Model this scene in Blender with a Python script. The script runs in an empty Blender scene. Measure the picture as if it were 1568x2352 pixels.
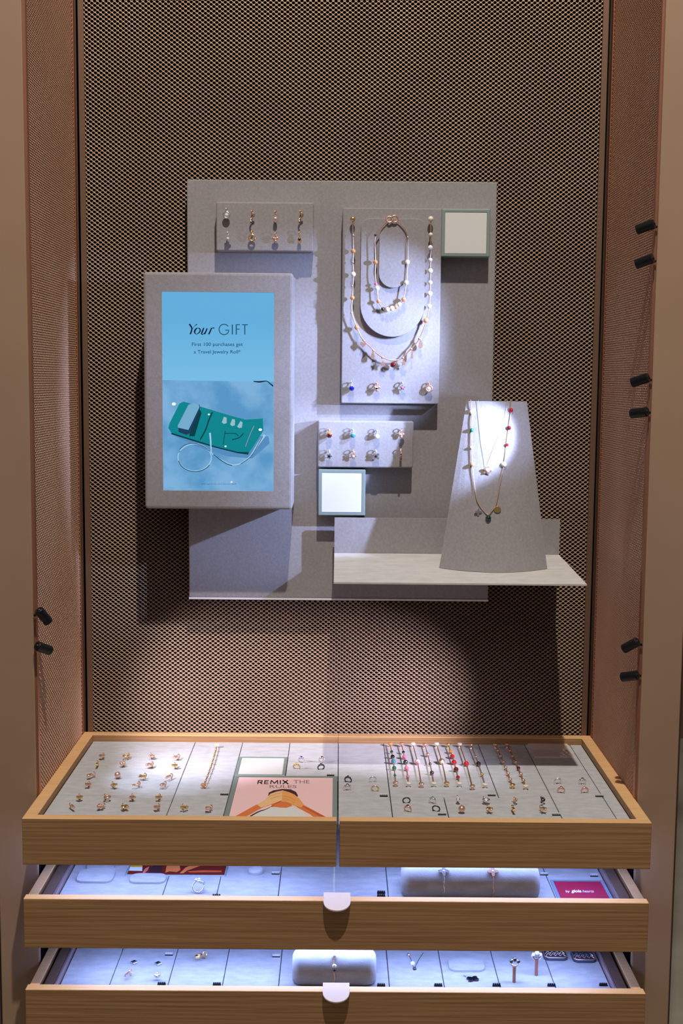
import bpy, bmesh, math, random
import numpy as np
from mathutils import Vector, Matrix
R = math.radians
random.seed(7)
SC = bpy.context.scene
COL = SC.collection
Z0 = 0.90                      # height of the top tray rim above the shop floor

# ------------------------------------------------------------------ camera
F_PX, PITCH, YAW, ROLL = 2790.19, 0.107918, 0.0035531, 0.0086342
CAM = Vector((-0.0030527, -1.8058642, 0.5346862 + Z0))
_cp, _sp = math.cos(PITCH), math.sin(PITCH)
FW = Vector((math.sin(YAW)*_cp, math.cos(YAW)*_cp, -_sp))
_rt = Vector((math.cos(YAW), -math.sin(YAW), 0)); _up = _rt.cross(FW)
RT = _rt*math.cos(ROLL) + _up*math.sin(ROLL)
UP = -_rt*math.sin(ROLL) + _up*math.cos(ROLL)
cd = bpy.data.cameras.new('camera'); cam = bpy.data.objects.new('camera', cd); COL.objects.link(cam)
cd.sensor_fit = 'VERTICAL'; cd.sensor_height = 36.0; cd.lens = F_PX/2352*36.0
cd.clip_start = 0.05; cd.clip_end = 60
M = Matrix((RT, UP, -FW)).transposed().to_4x4(); M.translation = CAM
cam.matrix_world = M
SC.camera = cam
def ray(x, y): return FW + RT*((x-784)/F_PX) - UP*((y-1176)/F_PX)
def atY(x, y, Y):              # point of the wall-parallel plane at depth Y seen at a pixel of the photograph
    d = ray(x, y); return CAM + d*((Y-CAM.y)/d.y)
def atZ(x, y, z):              # point of the horizontal plane at height z (above the tray rim)
    d = ray(x, y); return CAM + d*((z+Z0-CAM.z)/d.z)

# ------------------------------------------------------------------ world, lamps, exposure
SC.view_settings.view_transform = 'Standard'; SC.view_settings.look = 'None'
SC.view_settings.exposure = 0.0; SC.view_settings.gamma = 1.0; SC.view_settings.use_curve_mapping = False
W = bpy.data.worlds.new('shop_ambient'); SC.world = W; W.use_nodes = True
W.node_tree.nodes['Background'].inputs[0].default_value = (0.92, 0.84, 0.90, 1)
W.node_tree.nodes['Background'].inputs[1].default_value = 0.085
KEY_POS, KEY_W, KEY_COL = (0.12, -1.41, 2.80+Z0), 222.0, (1.0, 0.93, 0.84)
COOL = (0.46, 0.58, 1.0)
def lamp(name, kind, loc, energy, color, target=None, size=0.02, spot=60, blend=0.6, parent=None):
    l = bpy.data.lights.new(name, kind); l.energy = energy; l.color = color
    if kind == 'SPOT': l.shadow_soft_size = size; l.spot_size = R(spot); l.spot_blend = blend
    if kind == 'AREA': l.size = size
    o = bpy.data.objects.new(name, l); COL.objects.link(o); o.location = loc
    if target is not None:
        o.rotation_euler = (Vector(target)-Vector(loc)).to_track_quat('-Z', 'Y').to_euler()
    if parent: o.parent = parent
    return o
lamp('ceiling_key_lamp', 'SPOT', KEY_POS, KEY_W, KEY_COL, (0.0, -0.1, 0.35+Z0), size=0.022, spot=70, blend=0.5)
lamp('frontal_fill_light', 'AREA', (0.0, -2.6, 2.9), 5.0, (1.0, 0.84, 0.72), (0, 0, 1.2), size=1.6)  # added soft frontal fill, stands for no particular lamp

# ------------------------------------------------------------------ materials
def s2l(c):
    return tuple((v/255/12.92 if v/255 <= .04045 else ((v/255+.055)/1.055)**2.4) for v in c)
def mat(name, rgb, rough=.6, metal=0., spec=.5, emis=None, estr=1., coat=0., trans=0., ior=1.45):
    m = bpy.data.materials.new(name); m.use_nodes = True
    b = m.node_tree.nodes['Principled BSDF']; c = s2l(rgb)
    b.inputs['Base Color'].default_value = (*c, 1); b.inputs['Roughness'].default_value = rough
    b.inputs['Metallic'].default_value = metal; b.inputs['Specular IOR Level'].default_value = spec
    b.inputs['Coat Weight'].default_value = coat; b.inputs['Coat Roughness'].default_value = .03
    b.inputs['Transmission Weight'].default_value = trans; b.inputs['IOR'].default_value = ior
    if emis is not None:
        b.inputs['Emission Color'].default_value = (*s2l(emis), 1); b.inputs['Emission Strength'].default_value = estr
    return m
def noisy(name, c1, c2, scale=(60,60,60), detail=4, rough=.9, metal=0., spec=.3, bump=0., bscale=800, sheen=0., lo=.35, hi=.65):
    m = mat(name, c1, rough, metal, spec); nt = m.node_tree; N, L = nt.nodes, nt.links; b = N['Principled BSDF']
    tc = N.new('ShaderNodeTexCoord'); mp = N.new('ShaderNodeMapping'); mp.inputs['Scale'].default_value = scale
    geo = N.new('ShaderNodeNewGeometry'); L.new(geo.outputs['Position'], mp.inputs['Vector'])
    n = N.new('ShaderNodeTexNoise'); n.inputs['Scale'].default_value = 1; n.inputs['Detail'].default_value = detail
    L.new(mp.outputs[0], n.inputs['Vector'])
    r = N.new('ShaderNodeValToRGB'); r.color_ramp.elements[0].position = lo; r.color_ramp.elements[1].position = hi
    r.color_ramp.elements[0].color = (*s2l(c1), 1); r.color_ramp.elements[1].color = (*s2l(c2), 1)
    L.new(n.outputs['Fac'], r.inputs[0]); L.new(r.outputs[0], b.inputs['Base Color'])
    if bump:
        n2 = N.new('ShaderNodeTexNoise'); n2.inputs['Scale'].default_value = bscale; n2.inputs['Detail'].default_value = 2
        L.new(geo.outputs['Position'], n2.inputs['Vector'])
        bp = N.new('ShaderNodeBump'); bp.inputs['Strength'].default_value = bump; bp.inputs['Distance'].default_value = .0006
        L.new(n2.outputs['Fac'], bp.inputs['Height']); L.new(bp.outputs[0], b.inputs['Normal'])
    if sheen: b.inputs['Sheen Weight'].default_value = sheen
    return m
SUEDE = noisy('grey_suede', (153,148,150), (162,157,159), (260,260,260), 5, rough=1, spec=.1, bump=.35, bscale=700, sheen=.12)
SUEDE_T = noisy('grey_suede_tray', (186,187,190), (200,201,204), (50,110,110), 6, rough=1, spec=.1, bump=.25, bscale=600, sheen=.1)
SHELFM = noisy('pale_suede_shelf', (200,196,191), (212,208,203), (40,90,90), 5, rough=1, spec=.1, bump=.25, bscale=600)
SUEDE_D = noisy('grey_suede_drawer', (166,166,166), (180,180,180), (50,100,100), 6, rough=1, spec=.1, bump=.25, bscale=600, sheen=.1)
EDGE = mat('painted_edge_light', (240,232,242), .8)  # pale colour stands for light caught on the board's lower edge
COPPER = noisy('copper_mesh_metal', (162,135,112), (172,145,121), (9,9,9), 3, rough=.45, metal=.35)
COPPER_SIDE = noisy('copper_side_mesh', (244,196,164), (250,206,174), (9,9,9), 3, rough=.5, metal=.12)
COPPER_FLAT = mat('copper_strip', (176,122,98), .38, .6)
BRONZE = mat('bronze_strip', (128,102,84), .45, .5)
BLACK = mat('matt_black', (6,6,7), .8, spec=.1)
BLACKM = mat('black_lamp_metal', (16,17,19), .38, spec=.5)
LAMIN = noisy('tan_laminate', (166,136,112), (172,142,117), (6,6,6), 3, rough=.5, spec=.3)
DARKRAIL = mat('brown_drawer_rail', (104,80,66), .6, 0.)
DARKTRIM = mat('dark_brown_trim', (74,50,40), .5)
STEEL = mat('satin_rail_edge', (186,160,158), .35, .6)
FRAMEG = mat('grey_green_frame', (142,158,154), .5, .2)
CARD = mat('white_card', (226,226,223), .7)
GOLD = mat('gold', (240,200,140), .3, .85)
ROSE = mat('rose_gold', (242,196,172), .32, .8)
SILVER = mat('silver', (240,240,240), .26, .9)
OXID = mat('oxidised_silver', (92,90,94), .35, 1.)
PEARL = mat('cream_pearl', (246,236,214), .25, spec=.7, coat=.5)
WHITEB = mat('white_bead', (248,248,248), .2, coat=.6)
PEACH = mat('peach_bead', (238,168,116), .25, .35, coat=.4)
RED = mat('red_stone', (186,18,30), .12, coat=.8)
DRED = mat('dark_red_stone', (96,6,16), .12, coat=.8)
PINK = mat('pink_stone', (236,120,160), .15, coat=.8)
GREEN = mat('green_stone', (22,112,78), .12, coat=.8)
DGREEN = mat('dark_green_stone', (14,62,54), .12, coat=.8)
BLUE = mat('blue_stone', (20,34,150), .12, coat=.8)
TEAL = mat('teal_stone', (66,140,160), .12, coat=.8)
YELLOW = mat('yellow_stone', (232,190,40), .2, coat=.6)
ORANGE = mat('orange_stone', (232,132,40), .2, coat=.6)
NAVY = mat('black_stone', (16,18,30), .15, coat=.8)
CRYSTAL = mat('clear_stone', (236,238,244), .05, spec=.9, coat=1.)
LEDM = mat('led_strip_light', (255,255,255), .5, emis=(156,178,255), estr=25.0)
LENS = mat('lamp_lens', (255,255,255), .3, emis=(200,220,255), estr=6.0)
ACRYL = mat('frosted_acrylic', (252,238,234), .3, spec=.5, trans=.12, coat=.3)
def wood(name, c1, c2):
    m = mat(name, (150,104,62), .5, spec=.3); nt = m.node_tree; N, L = nt.nodes, nt.links; b = N['Principled BSDF']
    tc = N.new('ShaderNodeTexCoord'); oi = N.new('ShaderNodeObjectInfo')
    ad = N.new('ShaderNodeVectorMath'); ad.operation = 'ADD'
    L.new(tc.outputs['Object'], ad.inputs[0])
    cx = N.new('ShaderNodeCombineXYZ'); mu = N.new('ShaderNodeMath'); mu.operation = 'MULTIPLY'; mu.inputs[1].default_value = 7.3
    L.new(oi.outputs['Random'], mu.inputs[0]); L.new(mu.outputs[0], cx.inputs[0]); L.new(mu.outputs[0], cx.inputs[2]); L.new(cx.outputs[0], ad.inputs[1])
    mp = N.new('ShaderNodeMapping'); mp.inputs['Scale'].default_value = (3.0, 60, 60); L.new(ad.outputs[0], mp.inputs['Vector'])
    wn = N.new('ShaderNodeTexNoise'); wn.inputs['Scale'].default_value = .5; wn.inputs['Detail'].default_value = 3
    L.new(mp.outputs[0], wn.inputs['Vector'])
    w = N.new('ShaderNodeTexWave'); w.wave_type = 'BANDS'; w.bands_direction = 'Z'
    w.inputs['Scale'].default_value = .9; w.inputs['Distortion'].default_value = 11; w.inputs['Detail'].default_value = 4; w.inputs['Detail Scale'].default_value = .7
    L.new(mp.outputs[0], w.inputs['Vector'])
    mp2 = N.new('ShaderNodeMapping'); mp2.inputs['Scale'].default_value = (9, 640, 760); L.new(ad.outputs[0], mp2.inputs['Vector'])
    n2 = N.new('ShaderNodeTexNoise'); n2.inputs['Scale'].default_value = 1; n2.inputs['Detail'].default_value = 3; L.new(mp2.outputs[0], n2.inputs['Vector'])
    mx = N.new('ShaderNodeMath'); mx.operation = 'MULTIPLY_ADD'; mx.inputs[1].default_value = .86
    L.new(n2.outputs['Fac'], mx.inputs[0])
    m3 = N.new('ShaderNodeMath'); m3.operation = 'MULTIPLY'; m3.inputs[1].default_value = .14; L.new(w.outputs['Fac'], m3.inputs[0]); L.new(m3.outputs[0], mx.inputs[2])
    r = N.new('ShaderNodeValToRGB'); cr = r.color_ramp
    cr.elements[0].position = .3; cr.elements[0].color = (*s2l(c1), 1)
    cr.elements[1].position = .7; cr.elements[1].color = (*s2l(c2), 1)
    L.new(mx.outputs[0], r.inputs[0]); L.new(r.outputs[0], b.inputs['Base Color'])
    return m
WOOD = wood('oak_wood', (144,106,69), (180,139,97))
WOOD_LIT = wood('oak_wood_lit', (226,176,122), (240,194,140))  # paler copy of the oak, light on the top faces put into the colour

# ------------------------------------------------------------------ mesh helpers
def catmull(P, n=6):
    out = []
    for i in range(len(P)-1):
        p0, p1, p2, p3 = P[max(i-1,0)], P[i], P[i+1], P[min(i+2,len(P)-1)]
        for k in range(n):
            t = k/n; out.append(.5*((2*p1)+(p2-p0)*t+(2*p0-5*p1+4*p2-p3)*t*t+(3*p1-p0-3*p2+p3)*t**3))
    out.append(P[-1]); return out
class MB:
    def __init__(s): s.v = []; s.f = []; s.sm = []
    def add(s, vs, fs, smooth=False):
        k = len(s.v); s.v += [tuple(v) for v in vs]; s.f += [tuple(i+k for i in f) for f in fs]; s.sm += [smooth]*len(fs); return s
    def box(s, x0, x1, y0, y1, z0, z1):
        x0, x1 = sorted((x0,x1)); y0, y1 = sorted((y0,y1)); z0, z1 = sorted((z0,z1))
        vs = [(x0,y0,z0),(x1,y0,z0),(x1,y1,z0),(x0,y1,z0),(x0,y0,z1),(x1,y0,z1),(x1,y1,z1),(x0,y1,z1)]
        return s.add(vs, [(0,3,2,1),(4,5,6,7),(0,1,5,4),(1,2,6,5),(2,3,7,6),(3,0,4,7)])
    def sphere(s, c, r, nu=12, nv=8, sc=(1,1,1)):
        vs = [(c[0], c[1], c[2]+r*sc[2])]
        for j in range(1, nv):
            t = math.pi*j/nv
            for i in range(nu):
                a = 2*math.pi*i/nu
                vs.append((c[0]+r*sc[0]*math.sin(t)*math.cos(a), c[1]+r*sc[1]*math.sin(t)*math.sin(a), c[2]+r*sc[2]*math.cos(t)))
        vs.append((c[0], c[1], c[2]-r*sc[2])); fs = []
        for i in range(nu): fs.append((0, 1+i, 1+(i+1)%nu))
        for j in range(nv-2):
            for i in range(nu):
                a = 1+j*nu; fs.append((a+i, a+nu+i, a+nu+(i+1)%nu, a+(i+1)%nu))
        a = 1+(nv-2)*nu
        for i in range(nu): fs.append((a+i, len(vs)-1, a+(i+1)%nu))
        return s.add(vs, fs, True)
    def tube(s, pts, rad, n=8, closed=False):
        pts = [Vector(p) for p in pts]; k = len(pts); rr = rad if hasattr(rad, '__len__') else [rad]*k
        vs = []; prev = None
        for i, p in enumerate(pts):
            if closed: t = pts[(i+1)%k]-pts[i-1]
            else: t = pts[min(i+1,k-1)]-pts[max(i-1,0)]
            t.normalize()
            if prev is None:
                a = Vector((0,0,1)) if abs(t.z) < .9 else Vector((1,0,0)); u = t.cross(a).normalized()
            else: u = (prev - t*prev.dot(t)).normalized()
            prev = u; w = t.cross(u)
            for j in range(n):
                an = 2*math.pi*j/n; vs.append(p+(u*math.cos(an)+w*math.sin(an))*rr[i])
        fs = []
        for i in range(k if closed else k-1):
            for j in range(n):
                a, b = i*n, ((i+1)%k)*n; fs.append((a+j, a+(j+1)%n, b+(j+1)%n, b+j))
        if not closed: fs += [tuple(range(n-1,-1,-1)), tuple((k-1)*n+j for j in range(n))]
        return s.add(vs, fs, True)
    def torus(s, c, R_, r, axis=(0,0,1), n=18, m=7, arc=1.0, start=0):
        q = Vector((0,0,1)).rotation_difference(Vector(axis)); c = Vector(c)
        k = n if arc >= 1 else n+1
        pts = [c+q@Vector((R_*math.cos(start+2*math.pi*arc*i/n), R_*math.sin(start+2*math.pi*arc*i/n), 0)) for i in range(k)]
        return s.tube(pts, r, m, arc >= 1)
    def prism(s, pts, z0, z1, ins=0.0):           # 2D outline in local xy, from z0 to z1, edge chamfered by ins
        n = len(pts); cx = sum(p[0] for p in pts)/n; cy = sum(p[1] for p in pts)/n
        vs = [(x,y,z0) for x,y in pts]+[(x,y,z1-ins) for x,y in pts]; fs = [tuple(range(n-1,-1,-1))]
        for i in range(n): fs.append((i,(i+1)%n,n+(i+1)%n,n+i))
        if ins:
            R_ = max(math.hypot(x-cx,y-cy) for x,y in pts); f = 1-ins/R_
            vs += [(cx+(x-cx)*f, cy+(y-cy)*f, z1) for x,y in pts]
            for i in range(n): fs.append((n+i,n+(i+1)%n,2*n+(i+1)%n,2*n+i))
            fs.append(tuple(range(2*n,3*n)))
        else: fs.append(tuple(range(n,2*n)))
        return s.add(vs, fs)
    def lathe(s, prof, p0, axis, n=20):           # profile [(r, h)] about axis from p0
        q = Vector((0,0,1)).rotation_difference(Vector(axis).normalized()); p0 = Vector(p0); vs = []
        for r, h in prof:
            for i in range(n):
                a = 2*math.pi*i/n; vs.append(p0+q@Vector((r*math.cos(a), r*math.sin(a), h)))
        fs = []
        for j in range(len(prof)-1):
            for i in range(n): fs.append((j*n+i, j*n+(i+1)%n, (j+1)*n+(i+1)%n, (j+1)*n+i))
        fs += [tuple(range(n-1,-1,-1)), tuple((len(prof)-1)*n+i for i in range(n))]
        return s.add(vs, fs, False)
    def data(s, name, m):
        me = bpy.data.meshes.new(name); me.from_pydata(s.v, [], s.f)
        me.polygons.foreach_set('use_smooth', s.sm); me.materials.append(m); me.update(); return me
    def build(s, name, m, parent=None, **tags):
        o = bpy.data.objects.new(name, s.data(name, m)); COL.objects.link(o)
        if parent: o.parent = parent
        for k, v in tags.items(): o[k] = v
        return o
def thing(name, label, cat, loc=(0,0,0), rot=(0,0,0), group=None):
    o = bpy.data.objects.new(name, None); COL.objects.link(o); o.location = loc; o.rotation_euler = rot
    o.empty_display_size = .01; o['label'] = label; o['category'] = cat
    if group: o['group'] = group
    return o
def tag(o, label, cat, group=None):
    o['label'] = label; o['category'] = cat
    if group: o['group'] = group
    return o
def clone(root, name=None):
    r = root.copy(); COL.objects.link(r)
    for ch in root.children:
        c = ch.copy(); COL.objects.link(c); c.parent = r
        for g in ch.children:
            d = g.copy(); COL.objects.link(d); d.parent = c
    return r
def bevel_box(name, x0, x1, y0, y1, z0, z1, m, bev=.001, seg=2, parent=None, hole=None):
    """bevelled box in world space (z above floor); hole=(xa,xb,za,zb,depth,side) sinks a pocket: side 'front' (-Y) or 'top' (+Z)"""
    bm = bmesh.new(); bmesh.ops.create_cube(bm, size=1)
    for v in bm.verts: v.co = Vector(((x0+x1)/2+v.co.x*(x1-x0), (y0+y1)/2+v.co.y*(y1-y0), (z0+z1)/2+v.co.z*(z1-z0)))
    bmesh.ops.bevel(bm, geom=list(bm.edges), offset=bev, segments=seg, profile=.5, affect='EDGES')
    if hole:
        a0, a1, b0, b1, dep, side = hole
        nrm = Vector((0,-1,0)) if side == 'front' else Vector((0,0,1))
        bm.normal_update()
        fc = max(bm.faces, key=lambda f: (f.normal.dot(nrm) > .99, f.calc_area()))
        bmesh.ops.inset_individual(bm, faces=[fc], thickness=.001)
        c = fc.calc_center_median()
        for v in fc.verts:
            if side == 'front': v.co.x = a0 if v.co.x < c.x else a1; v.co.z = b0 if v.co.z < c.z else b1
            else: v.co.x = a0 if v.co.x < c.x else a1; v.co.y = b0 if v.co.y < c.y else b1
        r = bmesh.ops.extrude_discrete_faces(bm, faces=[fc])
        for v in r['faces'][0].verts: v.co -= nrm*dep
    me = bpy.data.meshes.new(name); bm.to_mesh(me); bm.free(); me.materials.append(m)
    o = bpy.data.objects.new(name, me); COL.objects.link(o)
    if parent: o.parent = parent
    return o
def wall_item(o, x, y, Y):       # local x right, y up, z out of the wall
    o.location = atY(x, y, Y); o.rotation_euler = (R(90), 0, 0); return o

# ------------------------------------------------------------------ expanded-metal wall panels
PX, PZ = .00812, .00622
def mesh_sheet(name, w, h, m, to_world, tilt=.0011):
    """sheet of diamond cells; local (u, v, d): u along, v up, d out of the sheet"""
    a, b = PX/2, PZ/2
    out = np.array([(a,0,0),(a/2,b/2,0),(0,b,0),(-a/2,b/2,0),(-a,0,0),(-a/2,-b/2,0),(0,-b,0),(a/2,-b/2,0)])
    hx, hy = .64*a, .62*b
    inn = []
    for k in range(8):
        t = math.pi*k/4; x, y = hx*math.cos(t), hy*math.sin(t)
        inn.append((x, y, tilt*math.sin(t)))
    inn = np.array(inn); back = inn*np.array([.97,.97,1]) - np.array([0,0,.0009])
    cell = np.vstack([out, inn, back])
    fs = []
    for k in range(8):
        j = (k+1)%8; fs.append((k, j, 8+j, 8+k)); fs.append((8+k, 8+j, 16+j, 16+k))
    fs = np.array(fs)
    us = np.arange(0, w+1e-6, PX); vs_ = np.arange(0, h+1e-6, PZ)
    g1 = np.array([(u, v) for v in vs_ for u in us]); g2 = g1+np.array([a, b]); g = np.vstack([g1, g2])
    g = g[(g[:,0] > -1e-6) & (g[:,0] < w+1e-6) & (g[:,1] < h)]
    V = (cell[None,:,:] + np.concatenate([g, np.zeros((len(g),1))], 1)[:,None,:]).reshape(-1,3)
    Fa = (fs[None,:,:] + (np.arange(len(g))*24)[:,None,None]).reshape(-1,4)
    V[:,0] = np.clip(V[:,0], 0, w)
    Wd = to_world(V)
    me = bpy.data.meshes.new(name); me.vertices.add(len(Wd)); me.vertices.foreach_set('co', Wd.ravel().astype(np.float32))
    n = len(Fa); me.loops.add(n*4); me.loops.foreach_set('vertex_index', Fa.ravel().astype(np.int32))
    me.polygons.add(n); me.polygons.foreach_set('loop_start', np.arange(0, n*4, 4, dtype=np.int32))
    me.update(calc_edges=True); me.materials.append(m)
    return bpy.data.objects.new(name, me)
TOP = 1.62
ZB = -.03
def structure(o): o['kind'] = 'structure'; return o
wb = structure(MB().box(-.41,.41,.020,.035,ZB+Z0-.5,TOP+Z0+.05).build('wall_back', BLACK))
o = mesh_sheet('metal_mesh', .744, TOP-ZB, COPPER, lambda V: np.stack([V[:,0]-.372, -V[:,2], V[:,1]+ZB+Z0], 1)); COL.objects.link(o); o.parent = wb
for s in (-1, 1):
    MB().box(s*.3715,s*.3795,-.003,.010,ZB+Z0,TOP+Z0).build('frame_strip', BRONZE, wb)
for s, nm in ((-1,'wall_left'), (1,'wall_right')):
    ws = structure(MB().box(s*.398,s*.404,-.285,.03,ZB+Z0-.5,TOP+Z0+.05).build(nm, BLACK))
    o = mesh_sheet('metal_mesh', .262, TOP-ZB, COPPER_SIDE, lambda V, s=s: np.stack([s*(.386-V[:,2]), V[:,0]-.277, V[:,1]+ZB+Z0], 1), .0017)
    COL.objects.link(o); o.parent = ws
    MB().box(s*.3838,s*.390,-.286,-.277,ZB+Z0,TOP+Z0).build('frame_strip', COPPER_FLAT, ws)
    MB().box(s*.3838,s*.390,-.015,-.006,ZB+Z0,TOP+Z0).build('frame_strip', COPPER_FLAT, ws)
for s, nm in ((-1,'trim_left'), (1,'trim_right')):
    t = structure(bevel_box(nm, min(s*.3868,s*.4372), max(s*.3868,s*.4372), -.2905, .04, 0, TOP+Z0, LAMIN, .0012, 2))
    MB().box(s*.4375,s*.4425,-.278,.04,0,TOP+Z0).build('edge_strip', DARKTRIM, t)
structure(MB().box(-.45,.45,-.29,.04,TOP+Z0,TOP+Z0+.03).build('ceiling', LAMIN))
FLOORM = noisy('beige_stone_floor', (176,166,146), (196,188,168), (5,5,5), 4, rough=.5)
structure(MB().box(-4,4,-4,5,-.02,0).build('floor', FLOORM))
FARW = noisy('brown_far_wall', (110,92,76), (120,100,84), (2,2,2), 2)
structure(MB().box(-4,4,3.0,3.05,0,3.2).build('wall_far', FARW))

# ------------------------------------------------------------------ cabinet with its drawers
YF = -.371
cab = thing('display_cabinet', 'wooden drawer cabinet with a split top tray and two open drawers below', 'cabinet', (0,0,0))
car = MB()
for s in (-1, 1): car.box(s*.3866,s*.396,-.284,.018,.30,Z0-.035)
car.box(-.386,.386,.006,.016,.30,Z0-.035); car.box(-.386,.386,-.26,.006,.30,.31)
car.build('carcass', BLACK, cab)
def wbox(n, a, par, m=WOOD, bev=.0008):
    o = bevel_box(n, a[0],a[1],a[2],a[3],a[4]+Z0,a[5]+Z0, m, bev, 2, par)
    if m is WOOD:                                   # top faces take the paler oak, light from above painted in
        o.data.materials.append(WOOD_LIT)
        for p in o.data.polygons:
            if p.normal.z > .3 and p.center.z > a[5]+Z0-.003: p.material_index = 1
    return o
RIM = .0158
MID = .0012
for side, (xa, xb) in (('l', (-.3848, MID-.0018)), ('r', (MID+.0018, .3848))):
    d = bevel_box('drawer', xa+.001, xb-.001, YF+.002, -.003, -.024+Z0, -.018+Z0, BLACK, .0005, 1, cab)
    d['label'] = 'left half of the split top tray drawer' if side == 'l' else 'right half of the split top tray drawer'
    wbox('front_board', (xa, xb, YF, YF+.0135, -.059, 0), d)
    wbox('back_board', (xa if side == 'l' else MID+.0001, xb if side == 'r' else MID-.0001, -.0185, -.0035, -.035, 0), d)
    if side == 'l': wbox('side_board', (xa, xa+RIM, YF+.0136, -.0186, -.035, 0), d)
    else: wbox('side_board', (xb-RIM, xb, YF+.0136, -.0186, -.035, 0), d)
    MB().box(xa+.03, xb-.03, -.330, -.310, -.0435+Z0, -.040+Z0).build('led_strip', LEDM, d)
    MB().box(xa+.02, xb-.02, -.33, -.02, -.0395+Z0, -.0245+Z0).build('runner_plate', BLACK, d)
def handle(x, z, par):
    pts = [(-.0168,0),(.0168,0)]; n = 14
    for i in range(n+1):
        a = math.pi*i/n; pts.append((.0168*math.cos(a), -.003-.0165*math.sin(a)**.8 if 0 < i < n else -.004))
    mb = MB(); mb.prism(pts, 0, .0022, .0006)
    mb.box(-.0165,.0165,0,.009,0,.0014)
    o = mb.build('handle', ACRYL, par); o.location = (x, YF+.002, z+Z0+.0015); o.rotation_euler = (R(26), 0, 0); return o
for zr, hgt, lab in ((-.1022, .0635, 'upper open drawer with cool light inside'), (-.2195, .125, 'lower open drawer with cool light inside')):
    d = MB().box(-.366,.366,YF+.014,-.02,zr-.024+Z0,zr-.018+Z0).build('drawer', DARKRAIL, cab); d['label'] = lab
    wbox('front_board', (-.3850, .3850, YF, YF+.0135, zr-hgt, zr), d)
    for s in (-1, 1):
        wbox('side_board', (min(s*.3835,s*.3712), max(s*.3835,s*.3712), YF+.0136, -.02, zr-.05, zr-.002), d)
        wbox('metal_rail', (min(s*.3668,s*.3542), max(s*.3668,s*.3542), YF+.0136, -.02, zr-.05, zr-.003), d, DARKRAIL)
        wbox('rail_edge', (min(s*.3538,s*.3505), max(s*.3538,s*.3505), YF+.0136, -.02, zr-.03, zr-.0025), d, STEEL)
    handle(.0005, zr, d)
    if zr > -.2: MB().box(-.33,.33,-.330,-.310,zr-.069+Z0,zr-.0655+Z0).build('led_strip', LEDM, d)
    if zr > -.2: MB().box(-.35,.35,-.33,-.02,zr-.065+Z0,zr-.0245+Z0).build('runner_plate', BLACK, d)

# ------------------------------------------------------------------ suede pads lying in the trays
def pad(xa, xb, ya, yb, ztop, label, m=SUEDE_T, th=.0075, group='suede pads lining the trays', name='tray_pad'):
    g = .0005
    o = bevel_box(name, xa+g, xb-g, min(ya,yb)+g, max(ya,yb)-g, ztop-th+Z0, ztop+Z0, m, .0007, 2)
    return tag(o, label, 'tray pad', group)
ZT = -.0100
YB_, YFR = -.0190, YF+.0140
X = lambda x, y, z=ZT: atZ(x, y, z).x
Yy = lambda x, y, z=ZT: atZ(x, y, z).y
xl, xr = -.3685, .3685
s1, s2, s3 = X(417,1784), X(536,1786), X(661,1740)
ya1 = Yy(270,1827)
pad(xl, s1, YB_, ya1, ZT, 'large grey suede tray pad at far left with four rows of gold charms')
pad(xl, s1, ya1, YFR, ZT, 'shallow grey suede tray pad at the left front corner')
pad(s1, s2, YB_, YFR, ZT, 'narrow grey suede tray pad under a single beaded bracelet')
yw0, yw1 = Yy(600,1739.5), Yy(600,1782.5)
pad(s2, s3, YB_, yw0, ZT, 'small bare grey suede pad behind the white tray card')
pad(s3, MID, YB_, yw1, ZT, 'grey suede pad behind the pink poster holding four rings')
e1 = X(890,1785); yr1 = Yy(1000,1831)
pad(MID, e1, YB_, yr1, ZT, 'grey suede tray pad right of the pink poster with four earrings')
pad(MID, e1, yr1, YFR, ZT, 'bare grey suede pad at the front just right of the pink poster')
f1, g1_, h1 = X(1119,1764), X(1244,1788), X(1357,1788)
pad(e1, f1, YB_, yr1, ZT, 'grey suede tray pad under the eight bracelets')
pad(f1, g1_, YB_, yr1, ZT, 'grey suede tray pad under the pair of matching bracelets')
fr1 = X(1024,1852)
pad(e1, fr1, yr1, YFR, ZT, 'small front grey suede pad with four coloured earrings')
pad(fr1, g1_, yr1, YFR, ZT, 'wide front grey suede pad with six small charms')
ycard = Yy(1270,1742)
pad(g1_, h1, YB_, YFR, ZT, 'grey suede tray pad below the patterned white card')
pad(h1, xr, YB_, YFR, ZT, 'grey suede tray pad along the right rim')
# framed cards in the tray
def tray_frame(xa, xb, ya, yb, z, bw, label, cardm, cat='framed card', fm=FRAMEG, lift=.0, name='card_frame'):
    t = thing(name, label, cat, ((xa+xb)/2, (ya+yb)/2, z-.0075+Z0))
    o = bevel_box('frame', xa+.0004, xb-.0004, min(ya,yb)+.0004, max(ya,yb)-.0004, z-.0075+Z0, z+lift+Z0, fm, .0006, 1, None,
                  (xa+bw, xb-bw, min(ya,yb)+bw, max(ya,yb)-bw, .0012, 'top'))
    o.parent = t; o.matrix_parent_inverse = Matrix.Translation(-t.location)
    c = MB().box(xa+bw+.0003, xb-bw-.0003, min(ya,yb)+bw+.0003, max(ya,yb)-bw-.0003, z+lift-.0012+Z0, z+lift-.0006+Z0).build('card', cardm, t)
    c.matrix_parent_inverse = Matrix.Translation(-t.location)
    return t
tray_frame(s2, s3, yw0, yw1, ZT, .0045, 'blank white card in a thin grey frame behind the pink poster', CARD, lift=.001)
PINKC = mat('pink_paper', (250,208,208), .6)
poster = tray_frame(s2+.0005, MID-.0005, yw1, YFR, ZT, .0065, 'framed pink poster of a person covering their eyes in the front of the tray', PINKC, 'poster', lift=.001, name='poster_frame')
cx0, cx1 = X(1218,1723), X(1310,1723)
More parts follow.
